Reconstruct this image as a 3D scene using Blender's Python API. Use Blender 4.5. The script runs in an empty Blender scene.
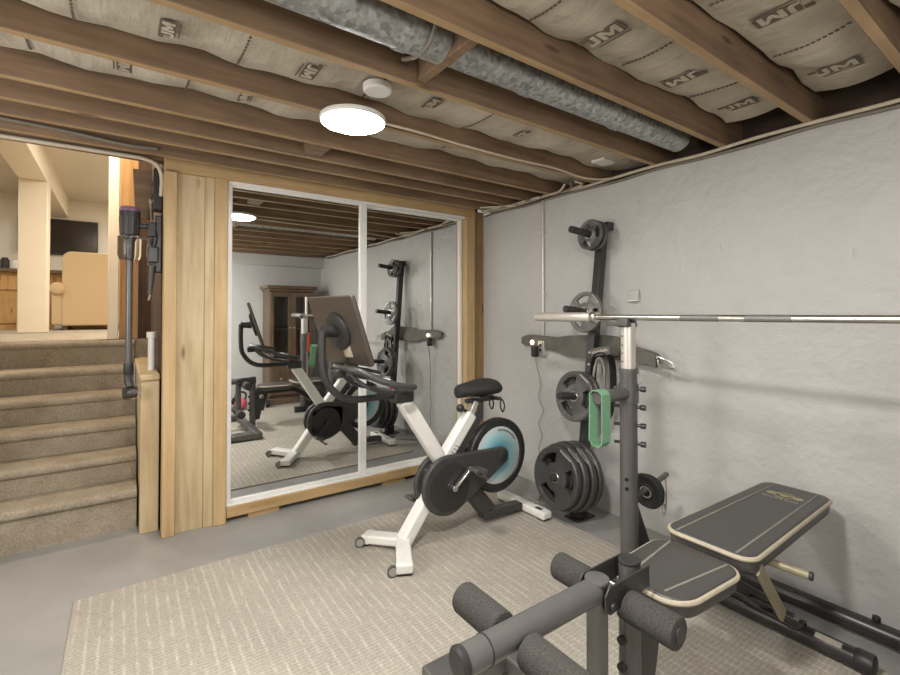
import bpy, bmesh, math, random
from mathutils import Vector, Matrix, Euler
random.seed(7)
PI = math.pi
sc = bpy.context.scene
col = sc.collection

# ---------------------------------------------------------------- camera, world, exposure
YAW = math.atan2(328, 463.5)
PITCH = math.radians(0.8)
cam_data = bpy.data.cameras.new('camera')
cam = bpy.data.objects.new('camera', cam_data)
col.objects.link(cam)
cam_data.sensor_width = 36.0
cam_data.lens = 463.5 / 900 * 36
cam_data.shift_y = -(337.5 - 307.53) / 900
cam_data.clip_start = 0.05
cam.location = (0, 0, 1.36)
cam.rotation_euler = (PI / 2 + PITCH, 0, -YAW)
sc.camera = cam
w = bpy.data.worlds.new('world'); sc.world = w; w.use_nodes = True
w.node_tree.nodes['Background'].inputs[0].default_value = (0.9, 0.93, 1, 1)
w.node_tree.nodes['Background'].inputs[1].default_value = 0.3
sc.view_settings.view_transform = 'Standard'
sc.view_settings.look = 'None'
sc.view_settings.gamma = 1
sc.view_settings.use_curve_mapping = False
sc.view_settings.exposure = 0.16
LAMP_MAIN = 88.0
def light(name, typ, loc, energy, color, **kw):
    d = bpy.data.lights.new(name, typ); d.energy = energy; d.color = color
    for k, v in kw.items(): setattr(d, k, v)
    o = bpy.data.objects.new(name, d); col.objects.link(o); o.location = loc; return o
# a second ceiling lamp out of frame; the others are unseen fill added for brightness
light('ceiling_lamp_light', 'AREA', (0.42, 0.75, 2.22), 46, (1, 0.98, 0.95), shape='DISK', size=0.22)
light('rear_fill_light', 'POINT', (0.35, -0.45, 1.7), 46, (1, 0.98, 0.955), shadow_soft_size=0.3)
light('left_fill_light', 'POINT', (-1.6, 1.9, 1.55), 78, (1, 0.98, 0.955), shadow_soft_size=0.35)
light('stair_fill_light', 'AREA', (-0.35, 4.45, 3.12), 26, (1, 0.86, 0.68), shape='DISK', size=0.3)  # this and the upper lights: added fill, no fixtures modelled
light('upper_room_fill', 'AREA', (0.5, 5.9, 3.12), 50, (1, 0.94, 0.86), shape='DISK', size=0.5)
light('upper_left_fill', 'AREA', (-2.4, 7.2, 3.12), 38, (1, 0.94, 0.86), shape='DISK', size=0.5)
light('upper_far_fill', 'AREA', (1.0, 8.2, 3.12), 48, (1, 0.94, 0.86), shape='DISK', size=0.5)
sc.cycles.max_bounces = 12
sc.cycles.diffuse_bounces = 6
sc.cycles.sample_clamp_indirect = 4.0
sc.cycles.use_denoising = True

# ---------------------------------------------------------------- materials
def lin(r, g, b):
    f = lambda c: (c / 255 / 12.92) if c / 255 <= 0.04045 else ((c / 255 + 0.055) / 1.055) ** 2.4
    return (f(r), f(g), f(b), 1)

class NT:
    def __init__(self, name):
        self.m = bpy.data.materials.new(name); self.m.use_nodes = True
        self.t = self.m.node_tree; self.b = self.t.nodes['Principled BSDF']
    def n(self, typ, **kw):
        nd = self.t.nodes.new(typ)
        for k, v in kw.items():
            if k in nd.inputs.keys(): nd.inputs[k].default_value = v
            else: setattr(nd, k, v)
        return nd
    def l(self, a, b): self.t.links.new(a, b)
    def set(self, **kw):
        for k, v in kw.items(): self.b.inputs[k.replace('_', ' ')].default_value = v
    def coord(self, scale=(1, 1, 1), which='Object', rand=False):
        tc = self.n('ShaderNodeTexCoord'); mp = self.n('ShaderNodeMapping')
        mp.inputs['Scale'].default_value = scale
        if rand:
            oi = self.n('ShaderNodeObjectInfo'); mul = self.n('ShaderNodeVectorMath', operation='SCALE')
            ad = self.n('ShaderNodeVectorMath', operation='ADD')
            cx = self.n('ShaderNodeCombineXYZ')
            for i in range(3): self.l(oi.outputs['Random'], cx.inputs[i])
            self.l(cx.outputs[0], mul.inputs[0]); mul.inputs['Scale'].default_value = 37.0
            self.l(tc.outputs[which], ad.inputs[0]); self.l(mul.outputs[0], ad.inputs[1])
            self.l(ad.outputs[0], mp.inputs['Vector'])
        else:
            self.l(tc.outputs[which], mp.inputs['Vector'])
        return mp.outputs[0]
    def ramp(self, fac, stops):
        r = self.n('ShaderNodeValToRGB'); e = r.color_ramp.elements
        while len(e) < len(stops): e.new(0.5)
        for el, (p, c) in zip(e, stops): el.position = p; el.color = c
        self.l(fac, r.inputs[0]); return r.outputs[0]
    def bump(self, h, strength=0.3, dist=0.01, prev=None):
        b = self.n('ShaderNodeBump'); b.inputs['Strength'].default_value = strength
        b.inputs['Distance'].default_value = dist
        self.l(h, b.inputs['Height'])
        if prev: self.l(prev, b.inputs['Normal'])
        self.l(b.outputs[0], self.b.inputs['Normal']); return b.outputs[0]
    def noise(self, vec, scale=5, detail=4, rough=0.55):
        n = self.n('ShaderNodeTexNoise'); n.inputs['Scale'].default_value = scale
        n.inputs['Detail'].default_value = detail; n.inputs['Roughness'].default_value = rough
        self.l(vec, n.inputs['Vector']); return n.outputs['Fac']

def plain(name, c, rough=0.5, metal=0.0, var=0.08, scale=30, bump=0.0, spec=0.5):
    """solid material with a little procedural mottling"""
    t = NT(name); v = t.coord(rand=True); f = t.noise(v, scale, 3)
    lo = tuple(x * (1 - var) for x in c[:3]) + (1,); hi = tuple(min(1, x * (1 + var)) for x in c[:3]) + (1,)
    t.l(t.ramp(f, [(0.3, lo), (0.7, hi)]), t.b.inputs['Base Color'])
    t.set(Roughness=rough, Metallic=metal)
    t.b.inputs['Specular IOR Level'].default_value = spec
    if bump: t.bump(f, bump, 0.004)
    return t.m

def wood(name, c1, c2, axis='x', rough=0.6, knots=True, fine=1.0):
    t = NT(name); k = {'x': (1, 14, 14), 'y': (14, 1, 14), 'z': (14, 14, 1)}[axis]
    v = t.coord(tuple(a * fine for a in k), rand=True)
    f = t.noise(v, 2.2, 6, 0.6)
    v2 = t.coord((1, 1, 1), rand=True); g = t.noise(v2, 2.3, 3)
    mx = t.n('ShaderNodeMix', data_type='FLOAT'); mx.inputs[0].default_value = 0.4
    t.l(f, mx.inputs[2]); t.l(g, mx.inputs[3])
    c = t.ramp(mx.outputs[0], [(0.32, c2), (0.62, c1)])
    if knots:
        kv = t.coord(tuple(a * 0.35 if a > 1 else 1.3 for a in k), rand=True)
        vo = t.n('ShaderNodeTexVoronoi'); vo.inputs['Scale'].default_value = 1.4; t.l(kv, vo.inputs['Vector'])
        kr = t.ramp(vo.outputs['Distance'], [(0.03, (0.28, 0.2, 0.16, 1)), (0.11, (1, 1, 1, 1))])
        mm = t.n('ShaderNodeMix', data_type='RGBA', blend_type='MULTIPLY'); mm.inputs[0].default_value = 0.9
        t.l(c, mm.inputs[6]); t.l(kr, mm.inputs[7]); c = mm.outputs[2]
    t.l(c, t.b.inputs['Base Color']); t.set(Roughness=rough)
    t.bump(f, 0.15, 0.002)
    return t.m

def m_wall(name, c, amp=0.5):
    t = NT(name); v = t.coord(which='Object')
    a = t.noise(v, 1.1, 4); b = t.noise(v, 9, 4)
    mx = t.n('ShaderNodeMix', data_type='FLOAT'); mx.inputs[0].default_value = 0.35
    t.l(a, mx.inputs[2]); t.l(b, mx.inputs[3])
    t.l(t.ramp(mx.outputs[0], [(0.3, tuple(x * 0.9 for x in c[:3]) + (1,)), (0.7, c)]), t.b.inputs['Base Color'])
    t.set(Roughness=0.45)
    n1 = t.bump(t.noise(v, 6, 5, 0.6), amp * 0.8, 0.045)
    vs = t.coord((1, 3.5, 1.2)); vo = t.n('ShaderNodeTexVoronoi'); vo.inputs['Scale'].default_value = 2.3
    t.l(vs, vo.inputs['Vector'])
    t.bump(t.ramp(vo.outputs['Distance'], [(0.0, (1, 1, 1, 1)), (0.08, (0, 0, 0, 1))]), amp * 0.7, 0.02, n1)
    return t.m

def m_floor():
    t = NT('painted_concrete'); v = t.coord()
    a = t.noise(v, 1.3, 5); c = lin(150, 148, 146)
    t.l(t.ramp(a, [(0.3, lin(136, 134, 131)), (0.7, lin(158, 156, 153))]), t.b.inputs['Base Color'])
    r = t.ramp(t.noise(v, 2.5, 4), [(0.3, (0.28,) * 3 + (1,)), (0.7, (0.42,) * 3 + (1,))])
    t.l(r, t.b.inputs['Roughness']); t.bump(t.noise(v, 25, 3), 0.05, 0.004)
    return t.m

def m_rug():
    t = NT('woven_rug'); v = t.coord((1, 1, 1))
    def wave(axis, sc_, dist):
        wv = t.n('ShaderNodeTexWave', wave_type='BANDS', bands_direction=axis); wv.inputs['Scale'].default_value = sc_
        wv.inputs['Distortion'].default_value = dist; wv.inputs['Detail'].default_value = 2; wv.inputs['Detail Scale'].default_value = 1.5
        t.l(v, wv.inputs['Vector']); return wv.outputs['Fac']
    lines = t.ramp(wave('X', 7.4, 0.8), [(0.72, (0, 0, 0, 1)), (0.97, (1, 1, 1, 1))])
    vs = t.coord((22, 9, 1)); brk = t.ramp(t.noise(vs, 1.0, 2), [(0.36, (0, 0, 0, 1)), (0.60, (1, 1, 1, 1))])
    mk = t.n('ShaderNodeMath', operation='MULTIPLY'); t.l(lines, mk.inputs[0]); t.l(brk, mk.inputs[1])
    ribs = wave('Y', 17, 2.0); big = t.noise(v, 3.0, 5); f = t.noise(v, 130, 3, 0.7)
    base = t.n('ShaderNodeMix', data_type='RGBA'); base.inputs[6].default_value = lin(172, 165, 153); base.inputs[7].default_value = lin(190, 184, 171)
    t.l(mk.outputs[0], base.inputs[0]); c = base.outputs[2]
    for src, lo, hi in ((ribs, 0.92, 1.04), (f, 0.74, 1.12), (big, 0.90, 1.05)):
        m2 = t.n('ShaderNodeMix', data_type='RGBA', blend_type='MULTIPLY'); m2.inputs[0].default_value = 1
        t.l(c, m2.inputs[6]); t.l(t.ramp(src, [(0.3, (lo, lo, lo, 1)), (0.7, (hi, hi, hi, 1))]), m2.inputs[7]); c = m2.outputs[2]
    t.l(c, t.b.inputs['Base Color']); t.set(Roughness=0.95); t.b.inputs['Specular IOR Level'].default_value = 0.1
    n1 = t.bump(f, 0.5, 0.006); t.bump(ribs, 0.2, 0.003, n1)
    return t.m

def m_carpet():
    t = NT('cut_pile_carpet'); v = t.coord()
    f = t.noise(v, 95, 4, 0.75); big = t.noise(v, 7, 4)
    mx = t.n('ShaderNodeMix', data_type='FLOAT'); mx.inputs[0].default_value = 0.35
    t.l(f, mx.inputs[2]); t.l(big, mx.inputs[3])
    t.l(t.ramp(mx.outputs[0], [(0.3, lin(128, 116, 98)), (0.7, lin(190, 178, 158))]), t.b.inputs['Base Color'])
    t.set(Roughness=1.0); t.b.inputs['Specular IOR Level'].default_value = 0.05
    t.bump(f, 0.8, 0.012)
    return t.m

def m_paper():
    t = NT('kraft_paper'); v = t.coord((1, 1, 1), rand=True)
    a = t.noise(v, 4, 5)
    t.l(t.ramp(a, [(0.3, lin(166, 156, 138)), (0.7, lin(194, 184, 166))]), t.b.inputs['Base Color'])
    t.set(Roughness=0.85)
    vs = t.coord((9, 1.5, 2), rand=True)
    n1 = t.bump(t.noise(v, 7, 4), 0.5, 0.03); t.bump(t.noise(vs, 2, 4), 0.4, 0.02, n1)
    return t.m

def m_galv():
    t = NT('galvanised_steel'); v = t.coord()
    vo = t.n('ShaderNodeTexVoronoi'); vo.inputs['Scale'].default_value = 60; t.l(v, vo.inputs['Vector'])
    t.l(t.ramp(vo.outputs['Color'], [(0.1, lin(140, 142, 140)), (0.9, lin(200, 202, 200))]), t.b.inputs['Base Color'])
    t.set(Roughness=0.42, Metallic=0.75)
    return t.m

def m_foam():
    t = NT('black_foam'); v = t.coord(rand=True)
    f = t.noise(v, 220, 3, 0.7)
    t.l(t.ramp(f, [(0.3, lin(38, 36, 34)), (0.75, lin(74, 71, 67))]), t.b.inputs['Base Color'])
    t.set(Roughness=0.95); t.bump(f, 0.5, 0.004)
    return t.m

def m_flywheel():
    t = NT('teal_flywheel'); v = t.coord((1, 0, 1))
    d = t.n('ShaderNodeVectorMath', operation='DISTANCE'); d.inputs[1].default_value = (2.03 - 1.65, 0, 0.432 - 0.01)
    t.l(v, d.inputs[0])
    sc_ = t.n('ShaderNodeMath', operation='MULTIPLY'); sc_.inputs[1].default_value = 5.0
    t.l(d.outputs['Value'], sc_.inputs[0])
    t.l(t.ramp(sc_.outputs[0], [(0.25, lin(70, 140, 162)), (0.62, lin(150, 194, 202)), (0.92, lin(206, 214, 212))]), t.b.inputs['Base Color'])
    t.set(Roughness=0.35)
    return t.m

def m_glass(name, tint=(0.9, 0.92, 0.92, 1), rough=0.02):
    t = NT(name); t.set(Base_Color=tint, Roughness=rough, IOR=1.3); t.b.inputs['Transmission Weight'].default_value = 1
    v = t.coord(); t.bump(t.noise(v, 3, 2), 0.02, 0.002)
    return t.m

def m_emit(name, c, s):
    t = NT(name); t.set(Base_Color=(0.9, 0.9, 0.88, 1)); t.b.inputs['Emission Color'].default_value = c
    t.b.inputs['Emission Strength'].default_value = s
    return t.m

M = {}
M['wall'] = m_wall('grey_wall_paint', lin(194, 192, 188))
M['wallb'] = m_wall('grey_back_wall_paint', lin(200, 199, 196), 0.25)
M['cream'] = m_wall('cream_wall_paint', lin(216, 208, 192), 0.1)
M['creamtrim'] = plain('cream_gloss', lin(228, 216, 194), 0.4, 0, 0.02, 4)
M['floor'] = m_floor(); M['rug'] = m_rug(); M['carpet'] = m_carpet(); M['paper'] = m_paper()
M['galv'] = m_galv(); M['foam'] = m_foam()
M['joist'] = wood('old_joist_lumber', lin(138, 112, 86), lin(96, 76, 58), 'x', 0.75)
M['joistedge'] = wood('lighter_joist_edge', lin(176, 148, 110), lin(142, 114, 80), 'x', 0.6)  # lighter tan for the joist bottom faces than for their sides
M['deck'] = wood('old_deck_boards', lin(84, 68, 54), lin(56, 44, 36), 'y', 0.85, False)
M['pine'] = wood('pine_trim', lin(196, 168, 124), lin(168, 138, 94), 'z', 0.55)
M['pinex'] = wood('pine_trim_lengthwise', lin(192, 162, 116), lin(162, 130, 86), 'x', 0.55)
M['pale'] = wood('pale_knotty_board', lin(198, 178, 142), lin(168, 144, 106), 'z', 0.6)
M['stud'] = wood('orange_stud', lin(184, 142, 88), lin(146, 104, 60), 'z', 0.6)
M['dpost'] = wood('dark_corner_post', lin(150, 120, 80), lin(104, 80, 54), 'z', 0.7)
M['cavity'] = wood('dark_rough_boards', lin(86, 62, 44), lin(44, 32, 24), 'z', 0.9)
M['cab'] = wood('brown_stained_oak', lin(112, 92, 72), lin(76, 60, 46), 'z', 0.4, False)
M['bar'] = wood('golden_bar_wood', lin(190, 150, 92), lin(150, 112, 64), 'z', 0.5)
M['white'] = plain('white_enamel', lin(226, 224, 218), 0.35, 0, 0.03)
M['whitep'] = plain('white_plastic', lin(222, 220, 214), 0.4, 0, 0.03)
M['blackp'] = plain('black_plastic', lin(44, 43, 42), 0.45, 0, 0.15)
M['greyp'] = plain('charcoal_plastic', lin(62, 61, 60), 0.4, 0, 0.1)
M['steel'] = plain('dark_grey_steel', lin(98, 96, 94), 0.33, 0.35, 0.06, 12)
M['blacks'] = plain('black_steel', lin(62, 61, 60), 0.33, 0.3, 0.08, 12)
M['iron'] = plain('grey_cast_iron', lin(96, 94, 92), 0.45, 0.35, 0.12, 50, 0.15)
M['ironl'] = plain('light_grey_cast_iron', lin(122, 120, 116), 0.4, 0.4, 0.12, 50, 0.15)
M['irond'] = plain('dark_cast_iron', lin(76, 75, 73), 0.42, 0.3, 0.12, 50, 0.15)
M['chrome'] = plain('brushed_chrome', lin(206, 203, 196), 0.28, 1.0, 0.04, 40)
M['silver'] = plain('silver_tube', lin(208, 202, 194), 0.35, 0.55, 0.03)
M['hole'] = plain('dark_hole', lin(16, 16, 16), 0.9)
M['vinyl'] = plain('charcoal_vinyl', lin(68, 66, 64), 0.42, 0, 0.06, 60, 0.1)
M['vinylside'] = plain('dark_vinyl_side', lin(46, 45, 44), 0.5, 0, 0.06, 60)
M['piping'] = plain('beige_piping', lin(172, 162, 142), 0.6)
M['stitch'] = plain('grey_stitching', lin(122, 118, 108), 0.7)
M['emblem'] = plain('khaki_print', lin(150, 144, 112), 0.7)
M['print'] = plain('pale_print', lin(196, 190, 176), 0.7)
M['olive'] = plain('khaki_steel', lin(146, 138, 112), 0.45, 0.2)
M['rubber'] = plain('black_rubber', lin(36, 35, 34), 0.75, 0, 0.1)
M['teal'] = m_flywheel()
M['leather'] = plain('worn_brown_leather', lin(100, 96, 89), 0.6, 0, 0.15, 14, 0.2)
M['nylon'] = plain('black_nylon', lin(34, 33, 33), 0.8, 0, 0.15, 90, 0.2)
M['greyweb'] = plain('grey_webbing', lin(150, 146, 140), 0.8)
M['green'] = plain('green_latex', lin(112, 156, 124), 0.5, 0, 0.05)
M['ink'] = plain('grey_print_ink', lin(98, 88, 74), 0.8)
M['cable'] = plain('pale_cable', lin(196, 184, 162), 0.5)
M['gcable'] = plain('grey_cable', lin(120, 112, 100), 0.5)
M['screen'] = plain('screen_black', lin(38, 33, 30), 0.16)
M['screenback'] = plain('grey_brown_screen_back', lin(84, 77, 70), 0.35, 0.2, 0.05)
M['chair'] = plain('tan_upholstery', lin(198, 172, 134), 0.9, 0, 0.04, 160, 0.2)
M['orange'] = plain('orange_red_foam', lin(214, 92, 62), 0.7)
M['pink'] = plain('pink_vinyl', lin(214, 96, 110), 0.5)
M['purple'] = plain('purple_plastic', lin(128, 96, 124), 0.35)
M['redp'] = plain('red_plastic', lin(180, 50, 50), 0.45)
M['smoke'] = m_glass('smoky_clear_plastic', (0.86, 0.84, 0.82, 1), 0.12)
M['glass'] = m_glass('cabinet_glass')
mt = NT('mirror_glass'); mt.set(Base_Color=(0.86, 0.88, 0.87, 1), Metallic=1.0, Roughness=0.015); M['mirror'] = mt.m
M['lampmain'] = m_emit('lamp_diffuser', (1, 0.98, 0.94, 1), LAMP_MAIN)
M['nightlight'] = m_emit('night_light_lens', (1, 0.84, 0.55, 1), 3.0)

# ---------------------------------------------------------------- mesh builder
def wloc(o):
    v = Vector((0, 0, 0))
    while o is not None: v += o.location; o = o.parent
    return v

class MB:
    def __init__(s): s.bm = bmesh.new()
    def face(s, vs):
        try: return s.bm.faces.new(vs)
        except ValueError: return None
    def box(s, x0, x1, y0, y1, z0, z1):
        v = [s.bm.verts.new((x, y, z)) for z in (z0, z1) for y in (y0, y1) for x in (x0, x1)]
        for f in ((0, 2, 3, 1), (4, 5, 7, 6), (0, 1, 5, 4), (2, 6, 7, 3), (0, 4, 6, 2), (1, 3, 7, 5)):
            s.bm.faces.new([v[i] for i in f])
        return s
    def bar(s, p0, p1, wd, ht, up=(0, 0, 1)):
        p0, p1 = Vector(p0), Vector(p1); d = (p1 - p0).normalized(); up = Vector(up)
        if abs(d.dot(up)) > 0.98: up = Vector((0, 1, 0)) if abs(d.y) < 0.9 else Vector((1, 0, 0))
        u = d.cross(up).normalized() * wd / 2; v = u.cross(d).normalized() * ht / 2
        a = [s.bm.verts.new(p + i * u + j * v) for p in (p0, p1) for i, j in ((-1, -1), (1, -1), (1, 1), (-1, 1))]
        for f in ((3, 2, 1, 0), (4, 5, 6, 7), (0, 1, 5, 4), (1, 2, 6, 5), (2, 3, 7, 6), (3, 0, 4, 7)):
            s.bm.faces.new([a[i] for i in f])
        return s
    def tube(s, pts, r, n=12, closed=False, ratio=1.0, up=(0, 0, 1), caps=True, radii=None):
        pts = [Vector(p) for p in pts]; N = len(pts); rings = []; prev = None
        for i, p in enumerate(pts):
            a = pts[i - 1] if (i > 0 or closed) else p; b = pts[(i + 1) % N] if (i < N - 1 or closed) else p
            d = (b - a).normalized()
            if prev is None:
                u = Vector(up) - d * d.dot(Vector(up))
                if u.length < 0.05:
                    u = Vector((1, 0, 0)) - d * d.x
                    if u.length < 0.05: u = Vector((0, 1, 0)) - d * d.y
                u.normalize()
            else:
                u = prev - d * d.dot(prev); u.normalize()
            prev = u; v = d.cross(u); rr = radii[i] if radii else r
            rings.append([s.bm.verts.new(p + u * math.cos(2 * PI * k / n) * rr + v * math.sin(2 * PI * k / n) * rr * ratio) for k in range(n)])
        for i in range(N if closed else N - 1):
            A, B = rings[i], rings[(i + 1) % N]
            for k in range(n): s.face([A[k], A[(k + 1) % n], B[(k + 1) % n], B[k]])
        if caps and not closed:
            s.face(rings[0][::-1]); s.face(rings[-1])
        return s
    def cyl(s, p0, p1, r, r1=None, n=20, ratio=1.0, up=(0, 0, 1)):
        return s.tube([p0, p1], r, n, ratio=ratio, up=up, radii=[r, r if r1 is None else r1])
    def rcyl(s, p0, p1, r, e=0.01, n=20, ratio=1.0, up=(0, 0, 1)):
        """cylinder with rounded ends"""
        p0, p1 = Vector(p0), Vector(p1); d = (p1 - p0).normalized()
        P = [p0, p0 + d * e * 0.3, p0 + d * e, p1 - d * e, p1 - d * e * 0.3, p1]
        return s.tube(P, r, n, ratio=ratio, up=up, radii=[r - e, r - e * 0.3, r, r, r - e * 0.3, r - e])
    def ribbon(s, pts, side, wd, th):
        """flat strap along pts; side = direction of its width; wd may be a list"""
        pts = [Vector(p) for p in pts]; S = Vector(side).normalized(); rings = []
        for i, p in enumerate(pts):
            d = (pts[min(i + 1, len(pts) - 1)] - pts[max(i - 1, 0)]).normalized()
            nn = d.cross(S).normalized(); sd = S * ((wd[i] if isinstance(wd, list) else wd) / 2); t = nn * th / 2
            rings.append([s.bm.verts.new(q) for q in (p - sd - t, p + sd - t, p + sd + t, p - sd + t)])
        for A, B in zip(rings, rings[1:]):
            for k in range(4): s.face([A[k], A[(k + 1) % 4], B[(k + 1) % 4], B[k]])
        s.face(rings[0][::-1]); s.face(rings[-1]); return s
    def prism(s, out, o, u, v, t):
        """polygon out [(a,b)] in plane o+u*a+v*b, extruded by vector t"""
        o, u, v, t = Vector(o), Vector(u), Vector(v), Vector(t)
        A = [s.bm.verts.new(o + u * a + v * b) for a, b in out]; B = [s.bm.verts.new(x.co + t) for x in A]
        n = len(A); s.face(A[::-1]); s.face(B)
        for i in range(n): s.face([A[i], A[(i + 1) % n], B[(i + 1) % n], B[i]])
        return s
    def lathe(s, prof, o, axis, n=28):
        """prof [(r,h)] revolved about axis through o"""
        o = Vector(o); ax = Vector(axis).normalized()
        u = Vector((0, 0, 1)) if abs(ax.z) < 0.9 else Vector((1, 0, 0)); u = (u - ax * ax.dot(u)).normalized(); v = ax.cross(u)
        rings = []
        for r, h in prof:
            if r < 1e-5: rings.append([s.bm.verts.new(o + ax * h)])
            else: rings.append([s.bm.verts.new(o + ax * h + (u * math.cos(2 * PI * k / n) + v * math.sin(2 * PI * k / n)) * r) for k in range(n)])
        for A, B in zip(rings, rings[1:]):
            for k in range(n):
                a = [A[k % len(A)], A[(k + 1) % n % len(A)], B[(k + 1) % n % len(B)], B[k % len(B)]]
                q = []
                for x in a:
                    if x not in q: q.append(x)
                if len(q) > 2: s.face(q)
        return s
    def ball(s, c, rx, ry=None, rz=None, n=16):
        ry = ry or rx; rz = rz or rx
        m = bmesh.ops.create_uvsphere(s.bm, u_segments=n, v_segments=n // 2 + 2, radius=1)
        for v in m['verts']: v.co = Vector((v.co.x * rx + c[0], v.co.y * ry + c[1], v.co.z * rz + c[2]))
        return s
    def build(s, name, mat, parent=None, loc=None, bevel=0.0, seg=2, smooth=40, sub=0):
        bmesh.ops.recalc_face_normals(s.bm, faces=s.bm.faces)
        me = bpy.data.meshes.new(name)
        off = wloc(parent) if parent is not None else Vector(loc or (0, 0, 0))
        for v in s.bm.verts: v.co -= off
        s.bm.to_mesh(me); s.bm.free()
        me.materials.append(mat)
        if smooth:
            me.shade_smooth(); me.set_sharp_from_angle(angle=math.radians(smooth))
        o = bpy.data.objects.new(name, me); col.objects.link(o)
        if parent is not None: o.parent = parent
        else: o.location = off
        if bevel:
            b = o.modifiers.new('bevel', 'BEVEL'); b.width = bevel; b.segments = seg; b.limit_method = 'ANGLE'
            b.angle_limit = math.radians(35)
        if sub:
            b = o.modifiers.new('sub', 'SUBSURF'); b.levels = sub; b.render_levels = sub
        return o

def tag(o, label=None, cat=None, group=None, kind=None):
    if label: o['label'] = label
    if cat: o['category'] = cat
    if group: o['group'] = group
    if kind: o['kind'] = kind
    return o
def thing(name, label, cat, loc=(0, 0, 0), group=None):
    o = bpy.data.objects.new(name, None); col.objects.link(o); o.location = loc; o.empty_display_size = 0.05
    return tag(o, label, cat, group)
def struct(name, mb, mat, label=None, cat=None, **kw):
    o = mb.build(name, mat, **kw); return tag(o, label, cat, kind='structure')
def cr(pts, k=6, closed=False):
    """Catmull-Rom smoothing of a path"""
    P = [Vector(p) for p in pts]; n = len(P); out = []
    for i in range(n if closed else n - 1):
        g = (lambda j: P[j % n]) if closed else (lambda j: P[min(max(j, 0), n - 1)])
        a, b, c, d = g(i - 1), g(i), g(i + 1), g(i + 2)
        for j in range(k):
            t = j / k
            out.append(0.5 * ((2 * b) + (c - a) * t + (2 * a - 5 * b + 4 * c - d) * t * t + (3 * b - a - 3 * c + d) * t ** 3))
    if not closed: out.append(P[-1])
    return out
def rrect(x0, x1, y0, y1, r, n=6):
    rs = r if isinstance(r, (list, tuple)) else [r] * 4; o = []
    for (cx, cy, a), q in zip(((x1, y1, 0), (x0, y1, 90), (x0, y0, 180), (x1, y0, 270)), rs):
        sx = -1 if cx == x1 else 1; sy = -1 if cy == y1 else 1
        for k in range(n + 1):
            t = math.radians(a + 90 * k / n); o.append((cx + sx * q + math.cos(t) * q, cy + sy * q + math.sin(t) * q))
    return o
def circ(cx, cy, r, n=28, a0=0, a1=360):
    full = abs(a1 - a0) >= 359.9
    return [(cx + math.cos(math.radians(a0 + (a1 - a0) * k / (n if full else n - 1))) * r, cy + math.sin(math.radians(a0 + (a1 - a0) * k / (n if full else n - 1))) * r) for k in range(n)]
def text_mesh(mb, txt, size, o, u, v, lift):
    """built-in font letters laid in the plane (u,v) at o, centred"""
    cu = bpy.data.curves.new('t', 'FONT'); cu.body = txt; cu.size = size; cu.align_x = 'CENTER'; cu.align_y = 'CENTER'
    cu.extrude = 0.0
    ob = bpy.data.objects.new('t', cu); col.objects.link(ob)
    dg = bpy.context.evaluated_depsgraph_get(); dg.update(); me = bpy.data.meshes.new_from_object(ob.evaluated_get(dg))
    u, v, o, lift = Vector(u), Vector(v), Vector(o), Vector(lift)
    vs = [mb.bm.verts.new(o + u * p.co.x + v * p.co.y + lift) for p in me.vertices]
    for f in me.polygons: mb.face([vs[i] for i in f.vertices])
    bpy.data.objects.remove(ob); bpy.data.curves.remove(cu); bpy.data.meshes.remove(me)

# ================================================================ THE SETTING
XR, YB, XL = 2.74, -0.93, -2.6          # right wall, rear wall, left wall
YM = 3.33                               # face of the mirror closet
ZJ = 2.29                               # underside of the joists
struct('floor', MB().box(XL - 0.1, 3.0, YB - 0.1, 5.0, -0.12, 0), M['floor'])
struct('wall_right', MB().box(XR, 2.95, YB - 0.1, 5.0, 0, 2.27), M['wall'])
struct('wall_back', MB().box(XL - 0.1, XR, YB - 0.12, YB, 0, 2.56), M['wallb'])
struct('wall_left', MB().box(XL - 0.1, XL, YB, 3.45, 0, 2.56), M['wall'])
struct('wall_front', MB().box(XL, -0.82, 3.42, 3.52, 0, 2.56), M['wall'])
struct('wall_closet', MB().box(0.21, XR, 3.42, 3.5, 0, 3.5), M['cavity'])
struct('ceiling', MB().box(XL - 0.1, 3.05, YB - 0.1, 3.5, 2.53, 2.57), M['deck'])
# rim board above the right wall, beam along the rear wall
struct('trim_1', MB().box(2.92, 2.96, YB, 3.45, 2.27, 2.53), M['deck'])
struct('trim_2', MB().box(XL, XR, YB, YB + 0.16, 2.12, 2.285), M['wallb'], bevel=0.006)
# closet front woodwork
struct('trim_3', MB().box(0.205, 0.275, 3.31, 3.41, 0, 2.24), M['pine'], bevel=0.004)          # outer stile
struct('trim_4', MB().box(0.275, 0.43, 3.335, 3.40, 0, 2.24), M['pale'], bevel=0.003)         # recessed board
struct('trim_5', MB().box(0.43, 0.485, 3.322, 3.41, 0, 2.24), M['pale'], bevel=0.003)         # thin stile
struct('trim_6', MB().box(0.485, 0.562, 3.308, 3.41, 0, 2.24), M['pine'], bevel=0.004)         # left casing
struct('trim_7', MB().box(0.205, 2.62, 3.302, 3.355, 2.24, 2.345), M['pinex'], bevel=0.004)      # header
struct('trim_8', MB().box(2.525, 2.62, 3.308, 3.41, 0, 2.24), M['pine'], bevel=0.004)          # right casing
struct('trim_9', MB().box(0.564, 2.523, 3.312, 3.41, 0.03, 0.10), M['pinex'], bevel=0.004)     # sill board
struct('trim_10', MB().box(2.622, XR - 0.002, 3.33, 3.42, 0, 2.30), M['dpost'], bevel=0.004)   # corner post
struct('trim_11', MB().box(0.70, 0.90, 3.325, 3.40, 0, 0.03).box(1.7, 1.9, 3.325, 3.40, 0, 0.03), M['pinex'])
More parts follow.
